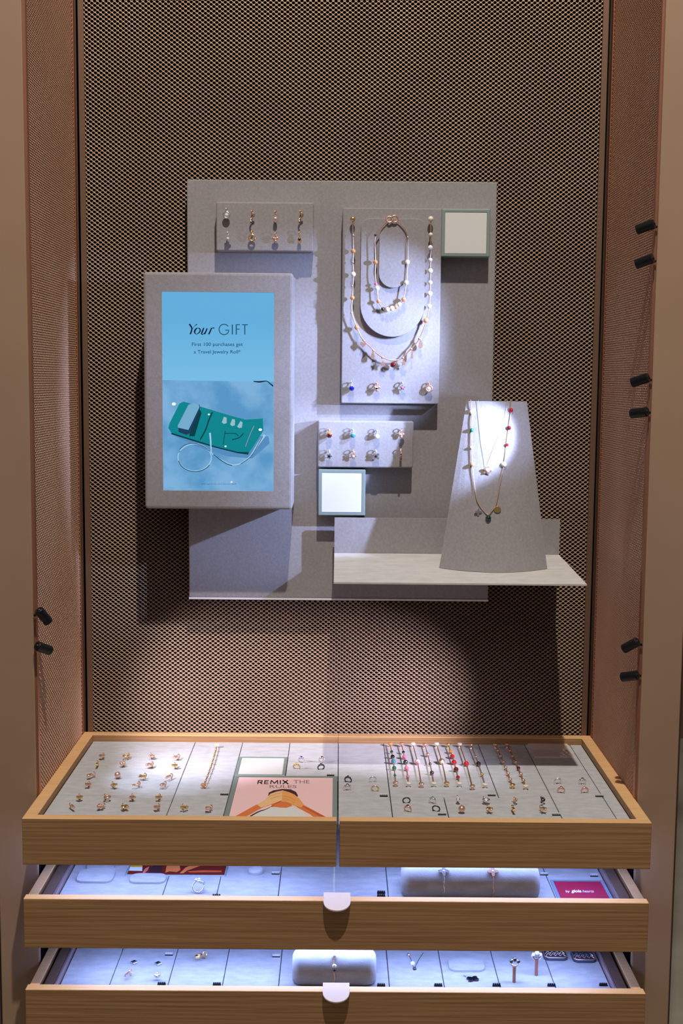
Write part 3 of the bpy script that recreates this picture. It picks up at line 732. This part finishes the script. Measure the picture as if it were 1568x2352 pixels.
it += [(x, y, 'bead', ROSE, .0018) for x, y in ((835,782),(857,805),(878,821),(925,822),(944,802),(963,778))]
it += [(902,838,'bead',DRED,.0036)]
necklace('necklace', 'long pearl and charm necklace with dark red drop around the raised step', 'necklace', pa, cl, .0013, ROSE, it, knobs=[(810,503,GOLD,.0038),(989,503,PEARL,.0040)])
NYS = G1-.0150
c2 = lambda x, y: atY(x, y, NYS)
pb = [(892,505),(880,518),(866,537),(861,548),(861,570),(862,602),(861,630),(863,648),(866,662),(867,675),(869,692),(879,709),(890,713),(900,711),(910,706),(918,699),(926,687),(930,668),(933,649),(935,625),(936,602),(936,570),(936,545),(930,528),(920,515),(910,506)]
it = [(862,602,'bead',PEACH,.0030),(863,652,'bead',PINK,.0020),(866,662,'bead',WHITEB,.0030),(869,692,'bead',PEACH,.0026),(879,710,'bead',OXID,.0024),(890,711,'bead',PEARL,.0030),(900,708,'bead',PEARL,.0032),(909,705,'bead',PEACH,.0026),(917,699,'bead',WHITEB,.0028),(927,688,'bead',PEACH,.0031),(933,649,'bead',PEARL,.0031),(935.5,602,'bead',PEARL,.0031),(862,540,'bead',OXID,.0016),(936,545,'bead',ROSE,.0014)]
nk = necklace('necklace', 'short pearl necklace with knotted clasp on the inner raised oval', 'necklace', pb, c2, .0010, ROSE, it)
o = MB().torus(c2(894,504), .0042, .0012, (0,-1,.2)).torus(c2(906,503), .0046, .0013, (.1,-1,0)).build('clasp', ROSE, nk); o.matrix_parent_inverse = Matrix.Translation(-nk.location)
# bust necklaces: laid on the bust surface
def on_bust(x, y, lift=.0022):
    d = ray(x, y); best = None
    for i in range(400):
        s = 1.50+i*.0008; p = CAM+d*s
        h = (p.z-shz(-.17))/(.5078+Z0-shz(-.17)); hh = min(max(h, 0), 1)
        xw = .0742*(1-hh)+.0418*hh; sag = .027*(1-hh)+.010*hh; yb = -.158*(1-hh)-.118*hh; xc = .2115*(1-hh)+.2165*hh
        tt = (p.x-xc)/xw; tt = max(-1, min(1, tt)); ys = yb-sag*(1-tt*tt)
        if p.y >= ys-lift: return p
    return p
pc = [(1080.6,918),(1081.5,932),(1083,946),(1083,968),(1083,988),(1083.5,1030),(1084,1067),(1088,1105),(1093,1140),(1099,1158),(1110,1173),(1120.6,1182),(1130,1173),(1138,1160),(1143,1140),(1148,1110),(1157,1067),(1161,1042),(1163.5,1022),(1168,983),(1171,960),(1173.4,942),(1172.7,918)]
it = [(1083,946,'bead',PEARL,.0030),(1083,988,'bead',GREEN,.0026),(1082,1028,'bead',WHITEB,.0020),(1084,1067,'bead',PEACH,.0028),(1157,1067,'bead',PEARL,.0034),(1163.5,1022,'bead',RED,.0022),(1168,983,'bead',DRED,.0028),(1173.4,942,'bead',RED,.0028),(1098,1176,'clover',SILVER,.0048),(1142,1170,'ringx',GOLD,.0046),(1121,1190,'bead',DGREEN,.0036)]
necklace('necklace', 'long beaded chain necklace with three pendants hanging on the suede bust', 'necklace', pc, on_bust, .0008, ROSE, it)
pdn = [(1098.8,918),(1101,960),(1107,1010),(1113,1050),(1117,1072),(1124,1058),(1136,1025),(1146,998),(1158,965),(1166,918)]
necklace('necklace', 'thin silver chain with one small round pendant on the suede bust', 'necklace', pdn, on_bust, .0003, SILVER, [(1118.6,1081,'flower',ROSE,.0060),(1119,1080,'bead',WHITEB,.0030)])

# ---------------- tray jewellery
TR = (0,0,0)
zl = zoomed(80, 1660, 3.92)
grid = [[(605,325),(825,325),(1050,325),(1272,335)],[(563,398),(790,395),(1035,405),(1258,412)],[(507,497),(747,497),(970,510),(1208,512)],[(480,583),(712,587),(915,583),(1155,583)],[(403,700),(650,700),(878,700),(1115,700)],[(335,782),(592,782),(808,785),(1100,790)]]
kinds = ['heart','twist','cluster','star','bow','ringlet','drop','butterfly','clover','bar','flower','ball']
rn = ['back','second','third','fourth','fifth','front']; k = 0
for ri, row in enumerate(grid):
    for ci, q in enumerate(row):
        x, y = zl([q])[0]; kd = kinds[(k*5+ri)%12]; mt = (ROSE, GOLD, ROSE)[k%3]; k += 1
        charm(kd, mt, None, f"{MN[mt.name]} {KN[kd]} charm, {rn[ri]} row, {cn[ci]} from left on far left tray pads", atZ(x, y+2, ZT), (0,0,R(random.uniform(-35,35))), 'gold charms on the far left pads', sc=1.05)
for i, (q, w_) in enumerate((((1345,792),'left of the two'),((1563,800),'right one, beside the poster'))):
    x, y = zl([q])[0]
    charm(('bow','heart')[i], (GOLD, ROSE)[i], None, f"small gold charm at front of the bracelet pad, {w_}", atZ(x, y+2, ZT), (0,0,R(20-50*i)), 'charms in front of the single bracelet', sc=1.05)
def hoop_earring(x, y, stone, metal, label, group, z=ZT, rr=.0046, cat='earring'):
    p = atZ(x, y, z); t = thing('hoop_earring', label, cat, p, (0,0,R(random.uniform(-25,25))), group)
    MB().torus((0,0,rr*.80), rr, .0009, (0,1,.35), 20, 7).build('hoop', metal, t)
    if stone: MB().sphere((0,-.0003,rr*1.75), rr*.42, 12, 8).sphere((rr*.6,-.0003,rr*1.45), rr*.3, 10, 6).sphere((-rr*.6,-.0003,rr*1.45), rr*.3, 10, 6).build('stone', stone, t)
    return t
for x, y, s_, m_, w_ in ((692,1752,BLUE,SILVER,'small blue stone ring at the back left'),(739,1752,DRED,SILVER,'small dark red stone ring at the back right'),(681,1767,YELLOW,GOLD,'small yellow stone ring at the front left'),(737,1768,NAVY,OXID,'small black stone ring at the front right')):
    hoop_earring(x, y, s_, m_, w_+' of the pad behind the poster', 'rings behind the poster', cat='ring')
for x, y, s_, m_, w_ in ((799,1797,DGREEN,OXID,'dark green stud earring, back left'),(797.5,1816,DRED,SILVER,'dark red hoop earring, front left'),(855.7,1797,None,SILVER,'plain silver hoop earring, back right'),(861,1818,None,GOLD,'plain gold hoop earring, front right')):
    hoop_earring(x, y, s_, m_, w_+' of the pad right of the poster', 'earrings right of the poster')
g = 'coloured earrings on the small front pad'
for x, y, s_, m_, w_ in ((933,1845,None,OXID,'dark silver hoop earring, back left'),(936,1865,DRED,ROSE,'dark red hoop earring, front left'),(993,1846,TEAL,SILVER,'teal hoop earring, back right'),(1001,1864,None,OXID,'dark silver hoop earring, front right')):
    hoop_earring(x, y, s_, m_, w_+' of the small front pad', g)
g = 'earrings on the right rim pads'
for x, y, s_, m_, w_ in ((1280,1801,CRYSTAL,SILVER,'clear stone hoop earring, back left'),(1336.5,1802,NAVY,SILVER,'black stone hoop earring, back right'),(1288,1822,RED,ROSE,'red stone hoop earring, front left'),(1342,1822,PINK,ROSE,'pink stone hoop earring, front right')):
    hoop_earring(x, y, s_, m_, w_+' of the right pads', g)
g = 'charms on the wide front pad'
for x, y, k_, m_, s_, w_ in ((1051,1843,'drop',SILVER,CRYSTAL,'back row, left'),(1060,1866,'ball',ROSE,None,'front row, left'),(1115,1845,'ringlet',SILVER,CRYSTAL,'back row, centre'),(1123,1866,'flower',GOLD,None,'front row, second'),(1180,1847,'twist',ROSE,None,'back row, third'),(1177.7,1866,'bar',GOLD,None,'front row, third'),(1244.7,1846,'twist',OXID,None,'back row, far right'),(1246,1866,'flower',ROSE,GREEN,'front row, far right')):
    charm(k_, m_, s_, f"{MN[m_.name]} {KN[k_]} charm on the wide front pad, {w_}", atZ(x, y+2, ZT), (0,0,R(random.uniform(-25,25))), g, sc=1.1)
# bracelets
ZBR = ZT+.0032
def bracelet(p0, p1, beads, metal, label, group, k0=GOLD, k1=ROSE, cat='bracelet'):
    (x0, y0), (x1, y1) = p0, p1
    a, b = atZ(x0, y0, ZBR), atZ(x1, y1, ZBR)
    cv = lambda u, v: a.lerp(b, u)+Vector((.0022*math.sin(u*math.pi)*.6, 0, .0004))
    its = [(u, 0, 'bead', m, rr) for u, m, rr in beads]
    t = necklace('bracelet', label, cat, [(i/10, 0) for i in range(11)], cv, .0009, metal, its, group, base=a-Vector((0,0,.003)))
    inv = Matrix.Translation(-t.location)
    for c, m in ((a, k0), (b, k1)):
        mb = MB(); mb.lathe([(.0022,0),(.0016,.0012),(.0016,.003),(.0034,.0042),(.0038,.0056),(.0030,.0068),(.0008,.0072)], c+Vector((0,0,-.0032)), (0,0,1), 16)
        o = mb.build('end_knob', m, t); o.matrix_parent_inverse = inv
    return t
bracelet((498,1714), (467,1806), [(u/9, GOLD if u%3 else ROSE, .0016) for u in range(1,9)], GOLD, 'gold beaded bracelet stretched alone on the narrow pad', None, PEARL, PEACH)
zq = zoomed(760, 1670, 3.92)
BR = [((532,160),(580,515),[(.2,DGREEN,.0022),(.33,NAVY,.0028),(.46,TEAL,.0032),(.62,GREEN,.0028),(.8,GREEN,.0018)],ROSE,'green and black stone bracelet',PEACH,ROSE),
 ((635,162),(697,520),[(.2,NAVY,.002),(.33,PINK,.003),(.46,OXID,.003),(.62,PINK,.0031),(.82,PINK,.0022)],ROSE,'pink stone bracelet',ROSE,PEARL),
 ((737,162),(812,525),[(.45,PEARL,.0034),(.48,PINK,.0022)],ROSE,'rose gold bracelet with one pearl at the middle',PEARL,ROSE),
 ((845,167),(925,520),[(.26,ROSE,.0028),(.50,OXID,.002),(.72,OXID,.0026)],ROSE,'rose gold bracelet with three small metal beads',ROSE,PEARL),
 ((950,162),(1040,518),[(.44,GOLD,.0038),(.47,PEARL,.0026)],GOLD,'gold bracelet with a gold disc at the middle',PEARL,GOLD),
 ((1055,167),(1155,520),[(.18,ORANGE,.0025),(.31,RED,.0031),(.46,RED,.0034),(.64,DRED,.0033),(.83,RED,.0024)],GOLD,'red and orange stone bracelet',GOLD,PEARL),
 ((1158,165),(1272,545),[(.47,RED,.0034),(.44,GREEN,.0018)],GOLD,'gold bracelet with a single red stone',PEARL,ROSE),
 ((1260,172),(1387,530),[(.3,ROSE,.0018),(.48,NAVY,.0032),(.74,GOLD,.0022)],ROSE,'rose gold bracelet with one black stone',ROSE,PEARL)]
on_ = ['leftmost','second from left','third from left','fourth from left','fifth from left','third from right','second from right','rightmost']
for i, (p0, p1, bd, mt, lb, k0, k1) in enumerate(BR):
    bracelet(zq([p0])[0], zq([p1])[0], bd, mt, lb+f', {on_[i]} of the eight', 'eight bracelets on the back right pad', k0, k1)
zr_ = zoomed(1100, 1670, 3.733)
for i, (p0, p1) in enumerate((((140,162),(285,508)),((242,160),(400,518)))):
    bracelet(zr_([p0])[0], zr_([p1])[0], [(u/7, (DRED if (u == 4 and i) else ROSE), .0024) for u in range(1,7)], ROSE,
             ('left' if i == 0 else 'right')+' one of the two rose gold beaded bracelets before the glossy card', 'pair of rose gold bracelets', ROSE, (GOLD, PEARL)[i])

# price markers: black holder with little white number cubes
DIG = {0:'0',1:'1'}
def marker(x, y, z, label, white=True, sc=1.):
    p = atZ(x, y, z); t = thing('price_marker', label, 'price marker', p, TR, 'price markers in the trays'); t.scale = (sc,)*3
    MB().box(-.0052,.0052,-.0014,.0014,0,.0016).build('holder', BLACKM, t)
    mb = MB()
    for i in range(4): mb.box(-.0048+i*.0025,-.0048+i*.0025+.0020,-.0011,.0012,.0016,.0034)
    mb.build('number_cubes', CARD if white else BLACKM, t)
    mb = MB()
    for i in range(4): mb.box(-.0041+i*.0025,-.0041+i*.0025+.0006,-.00118,-.0011,.0020,.0030)
    mb.build('printed_digits', INK, t)
for x, y, lb in ((515,1826,'left of the poster'),(759,1782,'behind the poster right corner'),(881,1829,'left of the eight bracelets'),(1128.6,1828,'below the rightmost of eight bracelets'),(1376,1830,'near the right rim'),(1015,1872,'at the front rim beside the small front pad'),(1277,1873,'at the front rim right of the wide pad')):
    marker(x, y, ZT, 'tiny black and white price marker '+lb)

# ------------------------------------------------------------------ upper open drawer
Z2 = -.1022-.0105; DX = .3497
S = lambda x, y, z=Z2: atZ(x, y, z).x
xs = [-DX, S(380,2035), S(502,2035), S(642,2030), S(888,2020), S(1262,2030), DX]
yd = -.024
nm2 = ['grey drawer pad at the far left under the round dishes','grey drawer pad left of the ring stand','grey drawer pad with a round knob','bare grey drawer pad behind the upper handle','grey drawer pad under the long bracelet roll','grey drawer pad beneath the red card']
nm2[1] = 'grey drawer pad under the silver ring stand'
ysplit = atZ(1300, 2019, Z2).y
for i in range(6):
    pad(xs[i], xs[i+1], yd, YFR, Z2, nm2[i], SUEDE_D, group='suede pads in the upper open drawer')
def dish(x0, y0, x1, y1, z, label, m=SUEDE_D, back=.045, rim=None):
    """low rounded cushion; pixel box of its front part"""
    a, b = atZ(x0, y1, z), atZ(x1, y1, z); w = b.x-a.x; yf = a.y; yb = yf+back; rc = min(w*.22, .012)
    pts = []
    for cx, cy, a0 in ((a.x+rc,yf+rc,180),(b.x-rc,yf+rc,270),(b.x-rc,yb-rc,0),(a.x+rc,yb-rc,90)):
        for i in range(7): t = R(a0+15*i); pts.append((cx+rc*math.cos(t), cy+rc*math.sin(t)))
    c = ((a.x+b.x)/2, (yf+yb)/2)
    mb = MB(); mb.prism([(x-c[0], y-c[1]) for x, y in pts], 0, .0034, .0006)
    o = mb.build('cushion', m); o.location = (c[0], c[1], z+Z0+.0001); tag(o, label, 'cushion', 'low cushions in the drawers')
    return o
dish(171, 1996, 255.6, 2029, Z2, 'empty low grey cushion at the far left front of the upper drawer', back=.040)
dish(196, 1975, 259, 2000, Z2, 'empty low grey cushion half hidden at the back left of the upper drawer', back=.04)
dish(294, 2006, 378, 2031, Z2, 'empty low grey cushion below the orange poster', back=.028)
# orange poster
zo = zoomed(270, 1985, 6.03)
pf = atZ(292, 2009, Z2+.001).y
pt = tray_frame(S(287,2008), S(521,2008), pf+.045, pf-.002, Z2+.0012, .003, 'framed orange and dark red photo poster in the upper drawer', mat('printed_dark_red',(120,34,24),.5), 'poster', name='poster_frame')
pc2 = [c for c in pt.children if c.name.startswith('card')][0]
cO = lambda x, y: atZ(x, y, Z2+.0006)
def ono(f, *a, **k):
    o = f(*a, **k); o.parent = pc2; return o
ono(flat, 'printed_shape', zo([(140,20),(345,20),(340,95),(140,90)]), cO, CARD, None, UPV, .00015)
ono(flat, 'printed_shape', zo([(150,0),(345,0),(340,40),(150,40)]), cO, YELLOW, None, UPV, .0002)
ono(flat, 'printed_shape', zo([(345,120),(380,60),(440,30),(420,80),(370,125)]), cO, mat('printed_rose',(214,120,104),.5), None, UPV, .00015)
ono(flat, 'printed_shape', zo([(430,120),(440,60),(500,20),(610,20),(620,120)]), cO, HAIR, None, UPV, .0002)
ono(flat, 'printed_shape', zo([(660,120),(680,20),(860,20),(870,80),(820,110),(720,100)]), cO, SKIN2, None, UPV, .0002)
ono(flat, 'printed_shape', zo([(860,125),(940,50),(1000,20),(1160,20),(960,90),(910,128)]), cO, SKIN2, None, UPV, .0002)
ono(flat, 'printed_shape', zo([(960,100),(1200,85),(1440,90),(1440,112),(1000,115)]), cO, SKIN3, None, UPV, .0002)
# ring stand with ring
p = atZ(454.5, 2052, Z2); t = thing('ring_stand', 'small silver wire stand holding rings at the front left of the upper drawer', 'ring stand', p)
MB().torus((0,.004,.0075), .0072, .0011, (0,1,-.9), 20, 7).build('loop', SILVER, t)
o = MB().torus((.003,.006,.0125), .0052, .0012, (.3,.6,1), 18, 7).build('silver_band', SILVER, t); MB().sphere((-.003,.006,.0150), .0022).sphere((.001,.005,.0165), .0018).build('stone', CRYSTAL, t)
p = atZ(586, 2009, Z2); t = tag(MB().lathe([(.0095,0),(.0098,.004),(.0088,.0062),(.006,.007)], (0,0,0), (0,0,1), 24).build('ring_cushion', SUEDE_D), 'small round grey knob cushion left of a white price marker', 'cushion'); t.location = p+Vector((0,.005,0))
for x, y, w_, lb in ((497,2060,False,'right of the silver ring stand'),(633,2008,True,'right of the round knob cushion'),(875,2052,False,'behind'),(875,2060,False,'in front'),(1249,2010,True,'right of the long bracelet roll'),(1364,2013,True,'behind the red card')):
    marker(x, y, Z2, 'tiny price marker '+(lb+' in the pair left of the long roll' if lb in ('behind','in front') else lb+' in the upper drawer'), w_)
def roll(x0, x1, yfront, z, rad, label):
    a, b = atZ(x0, yfront, z), atZ(x1, yfront, z); yc = a.y+rad*.80; n = 22; ns = 14
    prof = []; Lh = (b.x-a.x)/2; cr = min(.012, Lh*.3)
    for i in range(7):
        t = R(90*i/6); prof.append((rad*(.55+.45*math.sin(t)), -Lh+cr*(1-math.cos(t))))
    for i in range(7):
        t = R(90*(1-i/6)); prof.append((rad*(.55+.45*math.sin(t)), Lh-cr*(1-math.cos(t))))
    mb = MB(); vs = []
    for r, h in prof:
        for i in range(n):
            an = 2*math.pi*i/n; vs.append((h, r*math.cos(an), max(r*math.sin(an), -rad*.62)))
    fs = [(j*n+i, (j+1)*n+i, (j+1)*n+(i+1)%n, j*n+(i+1)%n) for j in range(len(prof)-1) for i in range(n)]
    fs += [tuple(range(n)), tuple((len(prof)-1)*n+i for i in range(n-1,-1,-1))]
    mb.add(vs, fs, True); o = mb.build('bracelet_roll', SUEDE_D); o.location = ((a.x+b.x)/2, yc, z+Z0+rad*.62+.0002); tag(o, label, 'bracelet roll'); return o
RR = .0240
r1 = roll(922, 1240, 2063, Z2, RR, 'long grey suede bracelet roll carrying two bracelets in the upper drawer')
def roll_bracelet(x, y, ro, rad, metal, kind, label, deco):
    cx = atZ(x, y, (ro.location.z-Z0)+rad*.5).x
    t = thing('bracelet', label, 'bracelet', (cx, ro.location.y, ro.location.z), (0,0,0), 'bracelets on drawer rolls')
    pts = [(0, (rad+.0008)*math.cos(R(a)), (rad+.0008)*math.sin(R(a))) for a in range(60, 216, 6)]
    pts = [(p[0]+.0006*math.sin(i*1.3), p[1], p[2]) for i, p in enumerate(pts)]
    MB().tube(pts, [.0009 if i%2 else .0005 for i in range(len(pts))], 6).build('band', metal, t)
    for ang, kd, m, r_ in deco:
        q = Vector((0, (rad+.0016)*math.cos(R(ang)), (rad+.0016)*math.sin(R(ang))))
        if kd == 'bead': MB().sphere(q, r_).build('bead', m, t)
        else:
            o = MB().prism(outline(kd, r_), -.0006, .0008, .0004).build('ornament', m, t); o.location = q; o.rotation_euler = (R(90-(180-ang)+0), 0, 0)
            o.rotation_euler = Vector((0,0,1)).rotation_difference(Vector((0, math.cos(R(ang)), math.sin(R(ang))))).to_euler()
    return t
roll_bracelet(1022, 2030, r1, RR, SILVER, 0, 'silver clover bracelet, left one on the long roll', [(130,'clover',SILVER,.0068),(130,'bead',CRYSTAL,.0016)])
roll_bracelet(1136, 2030, r1, RR, ROSE, 0, 'rose gold clover bracelet, right one on the long roll', [(130,'clover',ROSE,.0068),(130,'bead',CRYSTAL,.0016)])
# red card
ra, rb = atZ(1264, 2070, Z2), 0
rx0, rx1 = S(1283,2060), S(1394,2060)
yc0, yc1 = atZ(1300,2021,Z2+.001).y, YFR+.0005
REDP = mat('crimson_paper', (166,34,68), .55)
rc = tray_frame(S(1277,2060), S(1406,2060), yc0+.002, yc1, Z2+.0008, .0045, 'crimson card with white writing in the upper drawer right corner', REDP, 'framed card', fm=mat('blue_grey_frame',(120,140,158),.5))
rcc = [c for c in rc.children if c.name.startswith('card')][0]
cR = lambda x, y: atZ(x, y, Z2+.0004)
WINK = mat('white_ink', (250,240,244), .6)
for tx, bx, bo_ in (('by', (1299,2044.5,1308,2051.5), 0), ('gioia', (1312,2043.5,1335,2052), .03), ('hearts', (1338,2044,1363,2050), 0)):
    text(tx, bx, cR, WINK, rcc, UPV, .00015, bold=bo_)

# ------------------------------------------------------------------ lower open drawer
Z3 = -.2195-.0105
S3 = lambda x, y: atZ(x, y, Z3).x
xs = [-DX, S3(267,2220), S3(397,2221), S3(518,2224), S3(643,2230), S3(890,2220), S3(1014,2230), S3(1140,2236), S3(1264,2236), DX]
nm3 = ['bare grey pad at the far left of the lower drawer','grey pad under two square pendants in the lower drawer','grey pad under one oval charm in the lower drawer','bare grey pad left of the short roll in the lower drawer','grey pad beneath the short bracelet roll in the lower drawer','grey pad right of the short roll in the lower drawer','grey pad under the butterfly pendant in the lower drawer','grey pad under two ring pegs in the lower drawer','grey pad under the patterned dish at the right of the lower drawer']
for i in range(9): pad(xs[i], xs[i+1], yd, YFR, Z3, nm3[i], SUEDE_D, group='suede pads in the lower open drawer')
P3 = lambda x, y: atZ(x, y, Z3)
def small(kind, x, y, m, s_, label, sc=1.1, rot=0, cat='charm', grp='charms in the lower drawer'):
    charm(kind, m, s_, label, P3(x, y), (0,0,R(rot)), grp, sc=sc, cat=cat)
SQ = lambda r: [(0,r),(r,0),(0,-r),(-r,0)]
for i, (x, y) in enumerate(((308,2213),(363,2216))):
    p = P3(x, y); t = thing('pendant', ('left' if i == 0 else 'right')+' silver square pendant with dark centre in the lower drawer', 'pendant', p, TR, 'square pendants in the lower drawer')
    MB().prism(SQ(.0052), .001, .003, .0005).build('frame', SILVER, t); MB().prism(SQ(.0024), .003, .0036, .0004).build('stone', OXID, t)
small('bar', 294.6, 2246, ROSE, None, 'rose gold bar charm below the left square pendant', rot=-20)
small('cluster', 360.7, 2251, SILVER, CRYSTAL, 'silver clustered charm below the right square pendant')
small('drop', 461, 2207, GOLD, PEACH, 'gold oval charm alone on the third pad of the lower drawer', 1.4, -40)
for x, y, w_, lb in ((388,2194,True,'behind the square pendants'),(371,2262,False,'at the front below the square pendants'),(498,2263,False,'at the front below the oval charm'),(634,2198,True,'left of the short roll'),(875,2265,False,'at the front right of the short roll'),(1006,2265,False,'at the front left of the butterfly pendant'),(1140,2265,False,'at the front right of the butterfly pendant'),(1266,2265,False,'at the front below the ring pegs'),(1385,2264,False,'at the front right corner')):
    marker(x, y, Z3, 'tiny price marker '+lb+' in the lower drawer', w_)
r2 = roll(670, 864, 2264, Z3, RR, 'short grey suede bracelet roll with one charm bracelet in the lower drawer')
roll_bracelet(767.5, 2225, r2, RR, GOLD, 0, 'gold charm bracelet with pearls on the short roll in the lower drawer', [(112,'bead',GOLD,.0026),(122,'bead',WHITEB,.0040),(150,'bead',PEARL,.0028),(160,'bead',OXID,.0020)])
necklace('necklace', 'short silver necklace end with two small pendants in the lower drawer', 'necklace', [(972,2188),(962,2203),(951,2222),(945,2208),(937,2190)], lambda x, y: atZ(x, y, Z3+.0012), .0006, SILVER, [(938.5,2193,'bead',ROSE,.0020),(947.5,2213,'bead',CRYSTAL,.0030),(951.7,2225,'bead',OXID,.0022)])
dish(1031.7, 2205, 1115, 2233, Z3, 'empty low grey cushion behind the butterfly pendant in the lower drawer', back=.032)
p = P3(1085, 2251); t = thing('pendant', 'dark silver butterfly pendant at the front of the lower drawer', 'pendant', p, (0,0,R(15)), None)
MB().prism([(x*1.4, y) for x, y in outline('butterfly', .0052)], .001, .0028, .0005).build('wings', OXID, t); MB().tube([(-.008,.012,.001),(-.004,.007,.001),(0,.002,.002)], .0005, 6).build('chain', SILVER, t)
for i, (xb_, yb_, xt, yt) in enumerate(((1180,2256,1179,2226),(1231,2240,1231,2206))):
    p = P3(xb_, yb_); t = thing('ring_peg', ('front' if i == 0 else 'back')+' copper peg holding a silver ring in the lower drawer', 'ring peg', p, TR, 'ring pegs in the lower drawer')
    MB().lathe([(.0022,0),(.0022,.019),(.0024,.0192),(.0024,.021)], (0,0,0), (0,0,1), 14).build('peg', COPPER_FLAT, t)
    MB().torus((0,0,.026), .0062, .0014, (.1,.9,.5), 20, 7).build('band', SILVER, t)
    MB().sphere((0,-.002,.0315), .0030).sphere((-.0045,-.002,.0290), .0024).sphere((.0045,-.002,.0290), .0024).build('stone', CRYSTAL if i else OXID, t)
for i, (x0, x1, y1) in enumerate(((1250,1305,2207),(1317,1371,2212))):
    o = dish(x0, y1-10, x1, y1, Z3, ('left' if i == 0 else 'right')+' small patterned dish at the back right of the lower drawer', mat('patterned_dish_enamel',(60,66,86),.4), back=.030)
    o.name = 'patterned_dish'; o['category'] = 'dish'
    w = (atZ(x1,y1,Z3).x-atZ(x0,y1,Z3).x)/2*.8
    for q, (ph, mm) in enumerate(((0, ROSE), (.006, SILVER))):
        z_ = MB().tube([(-w+2*w*j/8, -.006+ph+(.0035 if j%2 else -.0035), .0045) for j in range(9)], .0007, 6).build('zigzag_inlay', mm, o)
    MB().tube([(-w*1.15,.012,.0043),(-w*1.15,-.011,.0043),(-w*.8,-.0145,.0043),(w*.8,-.0145,.0043),(w*1.15,-.011,.0043),(w*1.15,.012,.0043)], .0008, 6).build('raised_rim', ROSE, o)

# ------------------------------------------------------------------ mini spotlights on the side profiles
def mini_spot(x, y, side, target, watts, label, spot=42, blend=.9, glow=COOL):
    Yp = -.2915; c = atY(x, y, Yp)
    tgt = Vector(target)+Vector((0,0,Z0)); d = (tgt-c).normalized()
    t = thing('mini_spotlight', label, 'spotlight', c, TR, 'black mini spotlights on the niche edges')
    L_, r_ = .0225, .0061
    MB().lathe([(r_*.8,-L_/2),(r_,-L_/2+.001),(r_,L_/2-.0006),(r_*.93,L_/2),(r_*.8,L_/2-.002)], (0,0,0), d, 24).build('lamp_head', BLACKM, t)
    MB().lathe([(r_*.76,0),(r_*.76,.0006)], d*(L_/2-.0026), d, 20).build('lens', LENS, t)
    mount = Vector((side*.3852, Yp+.002, c.z))-c
    MB().tube([-d*(L_*.25), (-d*(L_*.25)+mount)/2+Vector((0,0,.001)), mount], .0017, 8).build('stem', BLACKM, t)
    MB().sphere(-d*(L_*.42), .0032).build('joint', BLACKM, t)
    p = c+d*(L_/2+.003)
    lamp('spot_lamp', 'SPOT', p-c, watts, glow, tgt-c, size=.005, spot=spot, blend=blend, parent=t)
mini_spot(1482, 521, 1, (-.06,-.03,.58), 15, 'topmost black mini spotlight on the right niche edge', 42, .7)
mini_spot(1480, 600, 1, (.02,-.05,.55), 15, 'second black mini spotlight from top on the right niche edge', 36, .8)
mini_spot(1470, 873, 1, (0,-.03,.39), 19, 'third black mini spotlight from top on the right niche edge', 34, .6)
mini_spot(1468, 948, 1, (.215,-.15,.47), 1.1, 'fourth black mini spotlight from top on the right niche edge', 50)
mini_spot(1448, 1482, 1, (.11,-.10,-.01), 1.2, 'fifth black mini spotlight from top on the right niche edge', 50, glow=(.66,.74,1.0))
mini_spot(1446, 1553, 1, (0,0,.03), 13, 'lowest black mini spotlight on the right niche edge', 48, 1., glow=(.88,.80,1.0))
mini_spot(100, 1415, -1, (-.225,-.17,-.01), 3.0, 'upper black mini spotlight on the left niche edge', 42, 1., glow=(.60,.70,1.0))
mini_spot(100, 1489, -1, (-.12,0,.01), 7, 'lower black mini spotlight on the left niche edge', 66, 1., glow=(.92,.84,1.0))
